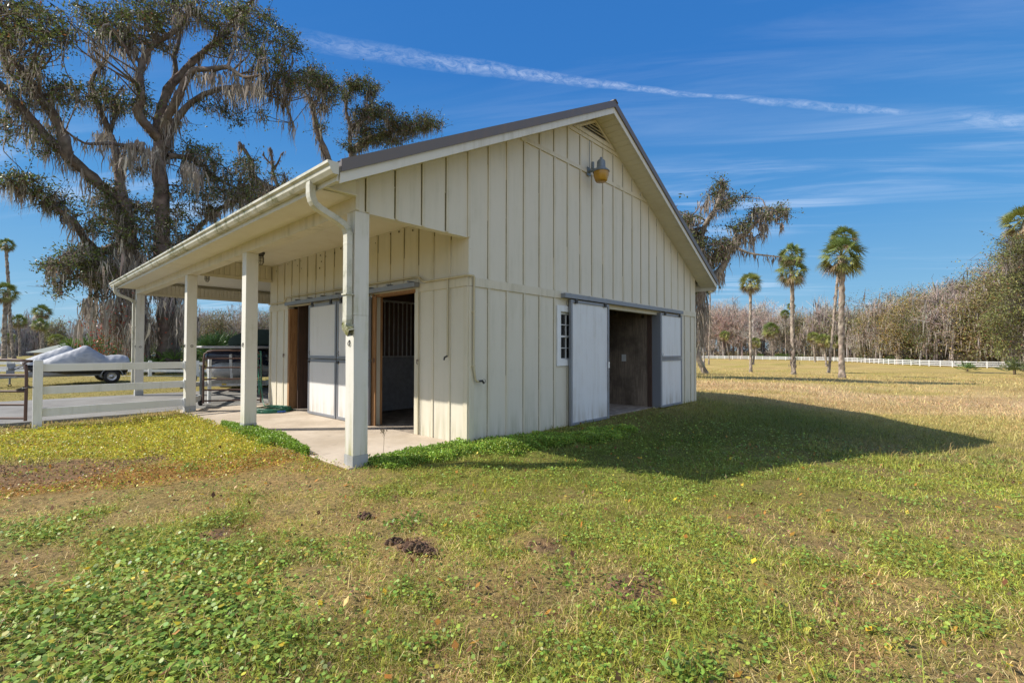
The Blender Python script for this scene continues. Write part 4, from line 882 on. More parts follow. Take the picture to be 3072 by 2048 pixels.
q = MB(); q.box(.301, .306, -.35, -.22, .23, .33); q.build('reflector', plain('patch_yellow', (.6, .42, .02), .5), bt2)
q = MB(); jx_ = 3.9; q.tube([(jx_, .1, .14), (jx_, .1, .95)], .028, 8); q.tube([(jx_, .1, .95), (jx_+.12, .1, .95)], .01, 6); q.build('jack', mt['lampgrey'], bt2)
q = MB(); q.lathe([(.05, -.03), (.10, -.03), (.10, .03), (.05, .03)], (jx_, .1, .09), 16, 'Y'); q.build('jack_wheel', mt['black'], bt2)
q = MB(); q.box(4.4, 4.75, -.06, .06, .46, .58); q.lathe([(.001, -.06), (.07, -.06), (.07, .06), (.001, .06)], (4.1, 0, .66), 12, 'Y'); q.build('coupler', mt['dark'], bt2)
for yy in (-1.0, 1.0):
    q1 = MB(); q2 = MB(); wheel(q1, q2, (-2.6, yy*1.06, .30), .32, .22); wh = q1.build('wheel', mt['black'], bt2); q2.build('rim', mt['rim'], wh)
# low white guard rail beyond the trailers
rc = at(300, 800, 24.); d2 = np.array([cR[0], cR[1], 0])
fl = empty('low_white_fence', tuple(np.r_[rc[:2], 0]), 'low white two-rail fence on the grass behind the trailers', 'fence')
for z0_, z1_ in ((.56, .70), (.20, .33), (-.12, -.0)):
    q = MB(); a_ = -d2*11; c_ = d2*12; q.bar((a_[0], a_[1], (z0_+z1_)/2), (c_[0], c_[1], (z0_+z1_)/2), .04, z1_-z0_); q.build('rail', mt['vinyl'], fl)
for k in np.arange(-11, 12.1, 2.4):
    q = MB(); p_ = d2*k; q.box(p_[0]-.07, p_[0]+.07, p_[1]-.07, p_[1]+.07, -.2, .78); q.build('post', mt['vinyl'], fl)
# ------------------------------------------------------------------ long field fence
def fence_line(name, pts, h, sp_, label, rails, pw=.13):
    P = [np.array(at(x, y, d)) for x, y, d in pts]
    P = np.array([[p[0], p[1]] for p in P]); sg = np.r_[0, np.cumsum(np.linalg.norm(np.diff(P, axis=0), axis=1))]; n = min(int(sg[-1]/sp_)+1, 96)
    s_ = np.linspace(0, sg[-1], n); xy = np.stack([np.interp(s_, sg, P[:, 0]), np.interp(s_, sg, P[:, 1])], 1); z = gz(xy[:, 0], xy[:, 1])
    e = empty(name, (xy[0][0], xy[0][1], z[0]), label, 'fence'); o = np.array([xy[0][0], xy[0][1], z[0]])
    for i in range(n):
        q = MB(); q.off = o; q.box(xy[i][0]-pw/2, xy[i][0]+pw/2, xy[i][1]-pw/2, xy[i][1]+pw/2, z[i]-.2, z[i]+h); q.build('fence_post', mt['vinyl'], e)
    for (a_, c_) in rails:
        q = MB(); q.off = o
        for i in range(n-1): q.bar((xy[i][0], xy[i][1], z[i]+(a_+c_)/2), (xy[i+1][0], xy[i+1][1], z[i+1]+(a_+c_)/2), .05, c_-a_)
        q.build('fence_rail', mt['vinyl'], e)
    return xy, e
def cd(x, y): return (1569.5+x*.34179, 382.8+y*.34179)
FP_ = []
for (x, y) in ((-300, 1289), (130, 1290), (430, 1294), (730, 1300), (1000, 1306), (1170, 1314), (1400, 1328), (1660, 1340), (1870, 1348), (2100, 1353), (2330, 1357)):
    X_, Y_ = cd(x, y); FP_.append((X_, Y_, survey(X_, Y_, 20)))
print('fence depths', [round(q[2]) for q in FP_])
fence_line('field_fence', FP_, 1.35, 2.9, 'long white three-rail fence across the far side of the field', ((.28, .44), (.68, .84), (1.08, 1.25)), .16)
fence_line('shore_fence', [(-160, 815, survey(-20, 815, 30)), (0, 815.4, survey(0, 815.4, 30)), (150, 815.4, survey(150, 815.4, 30)), (420, 815, survey(300, 815, 30))], 1.2, 4.5, 'white rail fence along the lake shore at the left', ((.35, .5), (.85, 1.0)), .2)
# ------------------------------------------------------------------ palms
def palm_crown_mesh(seed, skirt=.3, yellow=.0):
    g = np.random.default_rng(seed); nb = NB(); nl = 60
    for i in range(nl):
        az = i*2.4+g.normal(0, .2); el = 1.40-2.45*(i/nl)**.95+g.normal(0, .15)   # young leaves point up, old ones hang
        d = np.array([math.cos(az)*math.cos(el), math.sin(az)*math.cos(el), math.sin(el)]); pl_ = .48+g.uniform(-.06, .08)
        sd = unit(np.cross(d, [0, 0, 1.])); up = np.cross(sd, d); ro = g.normal(0, .75); sd, up = sd*math.cos(ro)+up*math.sin(ro), up*math.cos(ro)-sd*math.sin(ro); c = d*pl_+np.array([0, 0, -.05*(1-math.sin(el))])
        old = i/nl; C = mixc(np.tile([.15, .215, .06], (1, 1)), np.array([.34, .31, .09]), np.array([old**1.3*.8+yellow]))[0]
        dead = old > 1-skirt*.75 and g.random() < .7
        if dead: C = np.array([.26, .19, .11])
        twigs(nb, np.zeros((1, 3)), c[None], .03, .018, np.array([[.16, .17, .07]]), g)
        ns = 24; ph = np.linspace(-1.5, 1.5, ns)+g.normal(0, .05, ns); Ls = (.50-.09*np.abs(ph))*g.uniform(.85, 1.1, ns)
        dir_ = d[None]*np.cos(ph)[:, None]+sd[None]*np.sin(ph)[:, None]+up[None]*(-.12+.14*np.abs(ph)[:, None]); dir_ = unit(dir_)
        mid = c+dir_*(Ls*.55)[:, None]; dr = np.array([0, 0, -1])*(Ls*(.22+.18*np.abs(ph)))[:, None]*g.uniform(.5, 1.4, (ns, 1)); tip = c+dir_*(Ls*1.05)[:, None]+dr
        wv_ = unit(np.cross(dir_, np.tile(up, (ns, 1)))); w0 = .0135
        V = np.stack([np.tile(c, (ns, 1))-wv_*.008, np.tile(c, (ns, 1))+wv_*.008, mid+wv_*w0, mid-wv_*w0, tip], 1).reshape(-1, 3); o_ = (np.arange(ns)*5)[:, None]
        i0 = nb.n; nb.add(V, o_+np.array([[0, 1, 2, 3]]), jit(C, ns*5, g, .06, .03)*g.uniform(.7, 1.25)); nb.F[3].append(o_+np.array([[3, 2, 4]])+i0)
    me = nb.build('crown', mt['frond'], smooth=False); m_ = me.data; bpy.data.objects.remove(me); return m_
PCM = [palm_crown_mesh(s_, .35, y_) for s_, y_ in ((1, 0), (2, .05), (3, .25), (4, .0))]
def palm(cx, cy, r, bx, by, label, dep=None, var=0, tr_=.19, squash=1., bend=0., group=None, zb=None):
    if dep is None: dep = survey(bx, by, 15)
    b0 = at(bx, by, dep); b0[2] = gz(b0[0], b0[1]) if zb is None else zb
    c = at(cx, cy, dep); R_c = r/.765625/FP*dep
    e = empty('palm_tree', tuple(b0), label, 'palm tree', group)
    v_ = c-b0; h = v_[2]; n = 26; t_ = np.linspace(0, 1, n); P = np.stack([v_[0]*t_, v_[1]*t_, v_[2]*t_], 1)
    sidew = cR*bend; P += sidew[None]*np.sin(t_*math.pi)[:, None]*h*.1+np.stack([np.sin(t_*9+cx), np.cos(t_*8+cx), 0*t_], 1)*.02*h/8
    P2 = resample(P, .22); n2 = len(P2); g = np.random.default_rng(int(cx+cy))
    rad = tr_*(1+.35*np.exp(-np.linspace(0, 1, n2)*h/.6)+.08*np.sin(np.arange(n2)*1.9)*(np.arange(n2) % 2)+.12*(np.linspace(0, 1, n2) > .93)); nb = NB()
    V, F = tube_np(P2, rad, 9); V = V*1+g.normal(0, .02, V.shape); nb.add(V, F, jit(np.array([.27, .225, .185]), len(V), g, .32, .03)); nb.build('trunk', mt['bark'], e)
    o = link('crown', PCM[var % 4], None, e); o.location = tuple(v_); s_ = R_c/.92; o.scale = (s_, s_, s_*squash); o.rotation_euler = (0, 0, cx)
    return e, b0, v_, dep
def palmc(cx, cy, r, bx, by, *a, **k):
    C_ = cd(cx, cy); B_ = cd(bx, by); return palm(C_[0], C_[1], r*.34179, B_[0], B_[1], *a, **k)
palmc(450, 780, 80, 452, 1380, 'short cabbage palm nearest the barn in the field, round crown', var=2, tr_=.19)
p2 = palmc(728, 700, 108, 740, 1398, 'cabbage palm with shaggy double-tiered crown in the middle of the three field palms', var=1, tr_=.22)
o = link('crown', PCM[0], None, p2[0]); o.location = tuple(p2[2]+np.array([0, 0, 1.9])); o.scale = (1.7,)*3
p3 = palmc(1062, 600, 148, 1065, 1420, 'tallest straight cabbage palm, wide full crown, foremost in the field', var=0, tr_=.21)
p4 = palmc(1072, 480, 92, 978, 1385, 'leaning cabbage palm whose crown rises behind the foremost palm', var=3, tr_=.19, bend=-.06)
g = np.random.default_rng(5)
for (pp, f0, f1, nn_) in ((p2, .08, .40, 260), (p4, .3, .75, 120)):   # dead skirt and moss on trunks
    nb = NB(); t_ = g.uniform(f0, f1, nn_); P = pp[2][None]*t_[:, None]+g.normal(0, .22, (nn_, 3))*[1, 1, .3]; strands(nb, P, g.uniform(.3, .9, nn_), .09, jit(np.array([.17, .135, .12]), nn_, g), g); nb.build('spanish_moss', mt['moss'], pp[0])
palmc(180, 812, 42, 170, 1330, 'thin-trunked tall palm just right of the barn eave, small ragged crown', var=3, tr_=.15, bend=.05)
palmc(278, 1133, 38, 314, 1300, 'small leaning yellow-green palm by the fence, left of the field palms', var=2, tr_=.14, bend=-.1)
palmc(482, 1180, 40, 470, 1330, 'small palm just behind the shortest field palm', var=2, tr_=.2)
palmc(588, 1095, 58, 606, 1296, 'young palm with dark green crown at the fence between the first two field palms', var=0, tr_=.17)
palmc(622, 1168, 48, 604, 1292, 'low round palm touching the taller young palm at the fence', var=1, tr_=.16)
palmc(684, 990, 34, 690, 1298, 'slender distant palm whose crown stands just above the woods', dep=175, var=1, tr_=.2)
palmc(724, 937, 30, 745, 1298, 'small distant palm crown above the woods behind the middle field palm', dep=180, var=0, tr_=.2)
palmc(872, 1145, 44, 886, 1312, 'yellowish small palm left of the tallest field palms', var=2, tr_=.22)
palmc(940, 1165, 52, 964, 1342, 'bright green bushy palm directly left of the leaning palm', var=2, tr_=.2)
palmc(1020, 1172, 46, 1014, 1306, 'small palm seen between the trunks of the two tallest palms', var=0, tr_=.2)
palm(2352, 512, 46, 2352, 836, 'tall palm crown cut by the right edge of the view above an oak', dep=84, var=2, tr_=.25)
palm(15, 562, 17, 32, 822, 'tall thin curved palm at the far left', dep=72, var=0, tr_=.2, bend=-.10)
palm(13, 672, 27, 9, 822, 'stout palm with large crown at the left edge of the view', dep=60, var=1, tr_=.24)
palm(96, 716, 20, 100, 822, 'round dark palm above the shore trees, highest of the distant left group', dep=110, var=3, tr_=.22)
palm(43, 737, 18, 46, 822, 'dark round palm between the two thin left trunks', dep=100, var=3, tr_=.2)
palm(92, 745, 17, 96, 822, 'lower green palm directly beneath the highest distant crown', dep=95, var=0, tr_=.2)
palm(129, 781, 17, 128, 808, 'short yellow-green palm beside the shed roof', dep=75, var=2, tr_=.25)
palm(20, 776, 14, 22, 822, 'short yellowish palm low at the left edge', dep=85, var=2, tr_=.2)
palm(207, 640, 20, 209, 818, 'slim palm trunk rising into the moss left of the oak', dep=40, var=3, tr_=.13)
palm(220, 650, 18, 218, 818, 'second slim palm trunk beside its twin left of the oak', dep=42, var=3, tr_=.13)
PB = MB()
# ------------------------------------------------------------------ live oaks with moss
class Tree:
    def __init__(s, seed): s.g = np.random.default_rng(seed); s.w = NB(); s.l = NB(); s.m = NB(); s.pts = []; s.rad = []
    def limb(s, pts, r0, r1, depth, moss=0, ml=1.2, col=(.155, .125, .105), step=.35, sides=8, dd=None):
        P = []
        for i, p in enumerate(pts):
            x, y = p[0], p[1]; d = depth+(p[2] if len(p) > 2 else 0); P.append(at(x, y, d))
        P = resample(P, step); s.raw(P, r0, r1, moss, ml, col, sides)
    def raw(s, P, r0, r1, moss=0, ml=1.2, col=(.155, .125, .105), sides=8, reg=True):
        n = len(P); g = s.g; P = P+np.cumsum(g.normal(0, r0*.07, (n, 3)), 0)*np.sin(np.linspace(0, math.pi, n))[:, None]
        r = np.linspace(r0, r1, n)*g.uniform(.88, 1.14, n); V, F = tube_np(P, r, sides); V += g.normal(0, .09, V.shape)*np.repeat(r, sides)[:, None]
        s.w.add(V, F, jit(np.array(col), len(V), g, .18, .04))
        if reg: s.pts.append(P); s.rad.append(r)
        if moss:
            k = int(1.7*moss*np.linalg.norm(np.diff(P, axis=0), axis=1).sum()); idx = g.integers(0, n, k); clump = np.repeat(g.uniform(.2, 1.4, k//8+1), 8)[:k]; order = np.sort(idx)
            Q = P[order]+g.normal(0, .5, (k, 3))*r[order][:, None]-np.array([0, 0, .3])*r[order][:, None]+g.normal(0, .06, (k, 3)); s.moss(Q, ml*clump*g.uniform(.3, 1.2, k), .07)
    def moss(s, Q, L, w):
        s.m.add(np.zeros((0, 3)), np.zeros((0, 4), int), np.zeros((0, 3))) if False else None
        n = len(Q); C = np.where((s.g.random(n) < .35)[:, None], np.array([.40, .36, .31]), np.array([.26, .225, .19])); strands(s.m, Q, L, w*s.g.uniform(.5, 1.5, n), jit(C, n, s.g, .2, .03), s.g)
    def foliage(s, cx, cy, rx, ry, depth, rd, n, nl=110, moss=.35, leaf=.15, col=(.11, .14, .04), rad=.38, ml=1.0):
        g = s.g; A = np.concatenate(s.pts); AR = np.concatenate(s.rad); o = np.argsort(A[:, 2])
        for _ in range(n):
            while True:
                q = g.uniform(-1, 1, 2)
                if q@q < 1: break
            c = at(cx+q[0]*rx, cy+q[1]*ry, depth+g.uniform(-rd, rd)); d = np.linalg.norm((A-c)*[1, 1, 1.0], axis=1)+.6*np.maximum(0, A[:, 2]-c[2]); j = int(np.argmin(d+g.uniform(0, 1.2, len(d))))
            a = A[j]; L = np.linalg.norm(c-a); md = (a+c)/2+g.normal(0, .12*L, 3); md2 = (a+3*c)/4+g.normal(0, .08*L, 3); P = resample(np.array([a, md, md2, c]), .4)
            r0 = min(AR[j]*.6, .02+.012*L); s.raw(P, r0, .012, 0, 1, (.17, .14, .115), 4, False)
            if moss and g.random() < moss*1.8:
                k = int(g.integers(10, 34)); jj = g.integers(0, len(P), k); s.moss(P[jj]+g.normal(0, .12, (k, 3)), ml*g.uniform(.25, 1.25, k)*g.uniform(.4, 1.2), .055)
            nt = 10; T = c+g.normal(0, rad*1.15, (nt, 3))*[1, 1, .7]; twigs(s.w, np.tile(c, (nt, 1)), T, .035, .014, jit(np.array([.10, .08, .07]), nt, g), g)
            k = int(nl*g.uniform(.6, 1.3)); pk = g.integers(0, nt, k); Q = c+(T[pk]-c)*g.uniform(.3, 1.15, (k, 1))+g.normal(0, rad*.30, (k, 3)); Cc = np.array(col)*g.uniform(.75, 1.3)
            C = jit(Cc, k, g, .3, .08); hi = g.random(k) < .16; C[hi] = jit(np.array([.15, .15, .05]), int(hi.sum()), g); br = g.random(k) < .05; C[br] = jit(np.array([.22, .10, .05]), int(br.sum()), g)
            leaves(s.l, Q, leaf, leaf*.5, C, g, .5)
    def build(s, base, label, name='oak_tree', cat='tree', group=None):
        e = empty(name, tuple(base), label, cat, group)
        s.w.build('trunk', mt['bark'], e, True, base)
        if s.l.n: s.l.build('crown', mt['oakleaf'], e, False, base)
        if s.m.n: s.m.build('spanish_moss', mt['moss'], e, False, base)
        return e
k_ = .32552
def c1(*a): return [(p[0]*k_, p[1]*k_)+tuple(p[2:]) for p in a]
DO = 27.
T = Tree(21); _limb = T.limb; T.limb = lambda pts, r0, r1, *a, **k: _limb(pts, r0*(.78 if r0 > .3 else .88), r1*.8, *a, **k)
T.limb([(388, 850), (384, 740), (376, 640), (372, 560)], .72, .50, DO, 10, 1.5)
T.limb([(372, 560), (372, 470), (366, 375), (371, 325)], .50, .42, DO, 10, 1.2)
T.limb([(330, 850, -1), (322, 740, -1), (305, 600, -1), (285, 460, -1)], .42, .36, DO, 26, 2.2)
T.limb([(300, 850, 2), (296, 700, 2), (280, 560, 2), (262, 430, 1)], .4, .28, DO, 20, 2.0)
T.limb([(285, 460, -1), (228, 423, -1.5), (182, 381, -2), (143, 342, -2.4), (107, 306, -2.6), (65, 257, -3), (26, 215, -3.2), (-10, 178, -3.5), (-60, 120, -4)], .40, .14, DO, 30, 1.7)
T.limb([(156, 358, -2.3), (137, 293, -2.6), (120, 260, -2.8), (94, 225, -3), (65, 173, -3.2), (29, 134, -3.4), (13, 107, -3.6), (-5, 60, -4), (-15, 5, -4)], .30, .10, DO, 18, 1.3)
T.limb([(283, 465, -1), (270, 358, -.5), (254, 309, 0), (228, 244, 0), (209, 189, .4), (229, 155, .5)], .32, .10, DO, 16, 1.2)
T.limb([(229, 155, .5), (243, 162, .5)], .08, .04, DO, 8, .9)
T.limb([(254, 309, 0), (262, 262, .3), (268, 220, .5), (284, 196, .6)], .12, .05, DO, 8, .7)
T.limb([(371, 325), (332, 283, -1), (318, 255, -1.3), (326, 228, -1.4), (322, 182, -1.3), (329, 146, -1), (345, 114, -.8), (361, 94, -.5), (391, 81, 0), (423, 49, 0), (440, 5, 0)], .32, .11, DO, 14, .9)
T.limb([(322, 143, -1), (311, 128, -1.2), (309, 116, -1.2)], .12, .09, DO)
T.limb([(371, 325), (364, 275, .5), (387, 208, .8), (420, 169, 1), (456, 130, 1.5), (498, 94, 2), (521, 65, 2.4), (553, 30, 2.8), (590, -10, 3)], .34, .10, DO, 12, 1.2)
T.limb([(366, 320), (381, 277, -.3), (413, 208, -.5), (436, 163, -.7), (488, 156, -1), (521, 153, -1.3), (560, 176, -1.6), (600, 172, -2)], .30, .08, DO, 14, 1.6)
T.limb([(377, 340), (394, 300, .5), (420, 260, 1), (456, 228, 1.2), (501, 208, 1.4), (553, 202, 1.7), (602, 215, 2), (651, 238, 2.3), (672, 283, 2.4)], .24, .06, DO, 14, 1.5)
T.limb([(396, 200, .6), (403, 160, .8), (400, 130, 1), (408, 108, 1.4), (412, 60, 1.8), (400, 10, 2)], .16, .08, DO+.5, 4)
T.limb([(384, 358, .2), (423, 361, 1), (462, 374, 1.8), (500, 410, 2.5), (560, 440, 3)], .2, .07, DO, 18, 1.8)
T.limb([(330, 345), (250, 330, -2), (195, 330, -3), (150, 300, -4)], .16, .06, DO, 10, 1)
T.limb([(282, 560, 1), (240, 577, 0), (217, 574, -1), (190, 549, -1.4), (168, 515, -1.8), (145, 495, -2), (122, 481, -2.3), (98, 459, -2.5), (49, 440, -2.8), (0, 424, -3)], .30, .06, DO, 20, 1.2)
T.limb([(300, 620, 1), (255, 610, -1), (215, 600, -2), (160, 598, -2.6), (120, 605, -3)], .2, .06, DO, 16, 1.6)
T.limb([(366, 620), (410, 580, 1), (460, 520, 1.6), (520, 470, 2), (580, 450, 2.4)], .24, .07, DO, 14, 1.4)
# crown regions
FOL = [(50, 40, 60, 45, -4, 2.2, 34), (110, 60, 60, 45, -4, 2, 26), (130, 95, 35, 22, -3.5, 1.5, 12), (15, 100, 35, 40, -4, 1.5, 16), (60, 150, 50, 40, -3.4, 1.5, 16), (40, 215, 45, 30, -3, 1.5, 12), (20, 290, 30, 45, -3, 1.5, 12), (100, 235, 40, 30, -2.4, 1.2, 10),
 (150, 208, 45, 18, -2, 1.2, 14), (215, 205, 38, 24, -.5, 1.2, 14), (165, 232, 35, 16, -1, 1, 8), (255, 235, 45, 18, 0, 1, 14), (300, 250, 35, 16, -.5, 1, 10), (95, 330, 50, 22, -2.6, 1, 8),
 (225, 30, 42, 28, -1, 1.5, 20), (270, 55, 50, 28, -1, 1.5, 24), (255, 85, 30, 14, -1, 1, 8), (310, 30, 50, 35, -.5, 1.8, 26), (370, 30, 50, 35, 0, 1.8, 26), (430, 25, 50, 38, .5, 1.8, 26), (490, 35, 50, 35, 1, 1.8, 26), (550, 35, 45, 35, 2, 1.8, 24), (600, 60, 50, 32, 2, 1.8, 22), (640, 95, 42, 26, 2, 1.5, 18), (670, 110, 20, 12, 2, 1, 6), (585, 110, 45, 26, 1, 1.5, 16), (620, 150, 35, 30, 0, 1.5, 12), (520, 110, 40, 25, 1, 1.5, 10), (300, 95, 35, 20, -1, 1, 8), (390, 110, 40, 20, 1, 1, 8),
 (645, 185, 40, 16, 1.6, 1.2, 12), (690, 185, 40, 22, 2, 1.2, 14), (730, 190, 30, 16, 2.5, 1, 8), (310, 200, 14, 25, -1, .8, 6), (345, 235, 25, 18, -.8, .8, 6), (555, 250, 50, 20, 1.4, 1, 8), (550, 285, 14, 14, 1.4, .6, 3), (600, 262, 12, 18, 1.6, .6, 3), (430, 280, 26, 14, 1, .8, 4), (480, 245, 30, 12, 1, .8, 5),
 (430, 345, 45, 16, 1, 1, 12), (475, 345, 25, 18, 1.5, 1, 8), (500, 380, 50, 25, 2, 1.5, 18), (555, 390, 45, 28, 2.5, 1.5, 16), (600, 415, 40, 25, 3, 1.5, 14), (460, 420, 50, 35, 1.5, 1.5, 18), (520, 440, 50, 25, 2, 1.5, 18), (420, 470, 45, 35, 1, 1.5, 16), (480, 480, 35, 20, 1.6, 1, 8), (560, 450, 30, 16, 2.6, 1, 8),
 (340, 390, 30, 18, .5, 1, 6), (255, 430, 35, 22, -.5, 1.2, 12), (235, 470, 35, 25, -1, 1.2, 14), (285, 495, 50, 30, 0, 1.8, 22), (340, 500, 50, 35, 0, 2, 22), (380, 540, 45, 35, 1, 2, 18), (250, 530, 35, 30, -1, 1.5, 14), (310, 560, 50, 30, -1, 1.5, 16), (365, 590, 40, 25, 0, 1.5, 10), (410, 520, 35, 30, 1, 1.5, 10),
 (25, 410, 38, 14, -2.8, .8, 12), (75, 425, 38, 16, -2.6, .8, 12), (125, 455, 35, 16, -2.3, .8, 10), (165, 470, 30, 18, -2, .8, 8), (205, 520, 25, 20, -1.4, .8, 6),
 (190, 585, 42, 22, -2.2, 1.2, 20), (140, 605, 32, 14, -2.8, 1, 12), (112, 618, 18, 8, -3, .6, 5), (215, 625, 38, 22, -2, 1, 16), (165, 640, 25, 18, -2.4, .8, 8), (235, 590, 30, 30, -1.5, 1, 12), (215, 670, 22, 20, -2, .8, 6), (150, 660, 14, 18, -2.5, .6, 5)]
for (cx, cy, rx, ry, dd, rd, n) in FOL: T.foliage(cx, cy, rx, ry, DO+dd, rd, max(2, int(n*.60)), 78, .8 if cy > 150 else .45)
# curtains of moss low round the trunks
for (cx, cy, rx, ry, n, ml) in ((240, 600, 26, 22, 260, 1.9), (280, 600, 50, 60, 300, 1.5), (340, 640, 50, 80, 340, 1.5), (400, 650, 35, 60, 220, 1.4), (420, 740, 30, 40, 200, 1.2), (300, 700, 40, 40, 300, 1.5), (200, 690, 14, 14, 90, 1.8), (182, 735, 4, 3, 30, 2.4), (215, 700, 12, 10, 90, 2.4), (255, 700, 24, 20, 240, 2.4), (300, 740, 30, 16, 260, 2.0), (345, 745, 16, 14, 120, 1.8), (430, 700, 22, 24, 200, 2.2), (195, 560, 14, 12, 50, 1.6), (360, 340, 16, 8, 60, 1.2), (340, 350, 30, 10, 120, 1.6), (310, 330, 30, 12, 130, 1.5), (240, 310, 30, 14, 110, 1.3), (290, 360, 30, 14, 110, 1.6), (100, 300, 60, 20, 90, 1.2), (560, 200, 50, 16, 160, 1.4), (480, 170, 40, 12, 120, 1.2), (300, 110, 40, 12, 80, .9), (430, 380, 14, 12, 90, 1.8), (450, 395, 18, 10, 110, 1.8)):
    P = np.array([at(cx+rx*q[0], cy+ry*q[1], DO+q[2]) for q in T.g.normal(0, [.5, .5, 1.6], (n, 3))]); T.moss(P, ml*T.g.uniform(.25, 1.1, n), .085)
b0 = at(385, 850, DO); b0[2] = gz(b0[0], b0[1])
T.build(b0, 'huge old live oak hung with grey moss, spreading over the left half of the sky', 'live_oak')
# oaks showing above the barn roof
T = Tree(22); D2 = 33.
T.limb([(800, 845), (790, 620), (770, 440), (752, 372), (740, 340), (727, 300), (719, 255), (713, 225)], .5, .16, D2, 16, 1.4)
T.limb([(719, 255), (700, 215, 1), (668, 190, 1.5), (650, 175, 1.6)], .1, .03, D2, 6, .8)
T.limb([(719, 245), (745, 205, 1), (757, 180, 1.4)], .08, .03, D2, 5, .8)
for a in ((700, 175, 24, 14, 0, 1, 8), (735, 180, 28, 22, 0, 1.2, 14), (755, 210, 18, 22, 0, 1, 8), (720, 165, 20, 10, 0, 1, 6), (745, 240, 16, 18, 0, 1, 5), (735, 290, 12, 14, 0, .6, 3)): T.foliage(a[0], a[1], a[2], a[3], D2+a[4], a[5], a[6], 85, .5, .13)
b0 = at(800, 845, D2); b0[2] = gz(b0[0], b0[1]); T.build(b0, 'narrow mossy oak limb rising directly left of the roof eave corner', 'live_oak')
T = Tree(23); D2 = 35.
T.limb([(850, 845), (840, 620), (820, 440), (807, 372), (803, 330), (802, 290), (792, 250), (800, 215), (812, 190)], .36, .08, D2, 14, 1.2)
T.limb([(803, 350), (830, 330, 1), (870, 310, 1.6), (930, 300, 2), (985, 292, 2.4)], .2, .05, D2, 6, .8)
T.limb([(803, 300), (835, 270, .5), (855, 235, .8), (862, 200, .8)], .16, .04, D2, 8, .9)
for a in ((815, 190, 20, 18, 0, 1, 12), (850, 200, 22, 24, 0, 1, 14), (795, 225, 14, 18, 0, 1, 7), (870, 255, 30, 22, 0, 1.4, 20), (820, 270, 22, 26, 0, 1, 12), (850, 310, 40, 28, 1, 1.6, 30), (910, 285, 40, 22, 2, 1.4, 26), (960, 288, 38, 20, 2, 1.4, 22), (1000, 285, 24, 14, 2.4, 1, 9), (900, 320, 50, 14, 2, 1.4, 18), (810, 340, 24, 14, 0, 1, 8)): T.foliage(a[0], a[1], a[2], a[3], D2+a[4], a[5], a[6], 90, .35, .14, (.095, .12, .035))
b0 = at(850, 845, D2); b0[2] = gz(b0[0], b0[1]); T.build(b0, 'bushy oak crown standing behind the left slope of the barn roof', 'live_oak')
T = Tree(24); D2 = 34.
T.limb([(690, 845), (680, 640), (650, 500), (640, 440), (626, 400), (625, 370), (621, 340)], .4, .07, D2, 18, 1.3)
T.limb([(640, 440), (600, 420, 0), (583, 400), (580, 375), (570, 355), (556, 335), (550, 328)], .22, .10, D2, 26, 1.0)
T.limb([(626, 395), (640, 370), (646, 355), (652, 350)], .07, .03, D2, 8, .6)
T.limb([(626, 380), (607, 360), (606, 350)], .06, .05, D2, 8, .6)
T.limb([(640, 440), (655, 420), (652, 400)], .12, .05, D2, 20, .8)
for a in ((600, 450, 40, 20, 1, 1.4, 14), (560, 470, 40, 20, 1, 1.4, 12), (655, 415, 16, 10, 0, 1, 4)): T.foliage(a[0], a[1], a[2], a[3], D2+a[4], a[5], a[6], 90, .4, .13)
b0 = at(690, 845, D2); b0[2] = gz(b0[0], b0[1]); T.build(b0, 'oak with bare broken mossy stubs for a top, left of the roof eave', 'live_oak')
# mossy oak beyond the right end of the barn
T = Tree(25); D2 = 28.
def c8(*a): return [cd(p[0], p[1])+tuple(p[2:]) for p in a]
T.limb(c8((-40, 1330), (-20, 1100), (20, 900), (60, 760)), .42, .30, D2, 16, 1.8)
T.limb(c8((40, 840), (105, 640), (125, 560), (115, 470), (160, 380), (205, 310), (240, 220), (262, 150), (240, 100)), .26, .045, D2, 14, 1.0, (.24, .2, .165))
T.limb(c8((60, 860), (150, 790), (215, 740), (275, 660), (310, 560), (360, 490), (420, 455), (480, 385), (530, 340), (570, 330), (630, 360), (690, 300)), .24, .04, D2-1, 9, .9, (.24, .2, .165))
T.limb(c8((330, 545), (360, 545), (430, 575), (520, 590), (600, 598), (650, 606)), .09, .03, D2-1, 22, .9, (.45, .38, .30))
T.limb(c8((160, 370), (90, 330), (60, 350), (50, 335), (95, 290), (95, 228)), .06, .02, D2, 0)
T.limb(c8((60, 350), (30, 295)), .04, .02, D2, 0)
T.limb(c8((420, 455), (470, 480), (500, 460), (540, 460)), .05, .03, D2-1, 30, .7)
for a in ((255, 110, 35, 26, 8), (215, 185, 45, 36, 12), (320, 215, 40, 32, 11), (290, 260, 50, 22, 8), (405, 205, 26, 12, 4), (40, 360, 50, 34, 12), (60, 430, 60, 36, 14), (370, 400, 58, 42, 16), (480, 320, 26, 22, 7), (490, 280, 36, 12, 5), (560, 320, 40, 20, 7), (640, 300, 30, 24, 7), (685, 300, 30, 24, 7), (230, 500, 55, 26, 10), (250, 545, 60, 50, 16), (190, 600, 40, 60, 10), (110, 560, 60, 60, 14), (330, 500, 40, 26, 7), (450, 380, 20, 30, 4)):
    x_, y_ = cd(a[0], a[1]); T.foliage(x_, y_, a[2]*.342, a[3]*.342, D2-.5, 1.4, max(2, int(a[4]*.62)), 56, .5, .13, (.11, .14, .045), .30, .8)
for (hx, hy, hr, hv, hn) in ((1500, 540, 45, 50, 60), (1540, 620, 45, 60, 70), (1440, 600, 55, 60, 60), (1480, 690, 60, 40, 40)): T.foliage(hx, hy, hr, hv, D2+1, 2.5, hn, 80, .2, .26, (.11, .14, .045), .6)
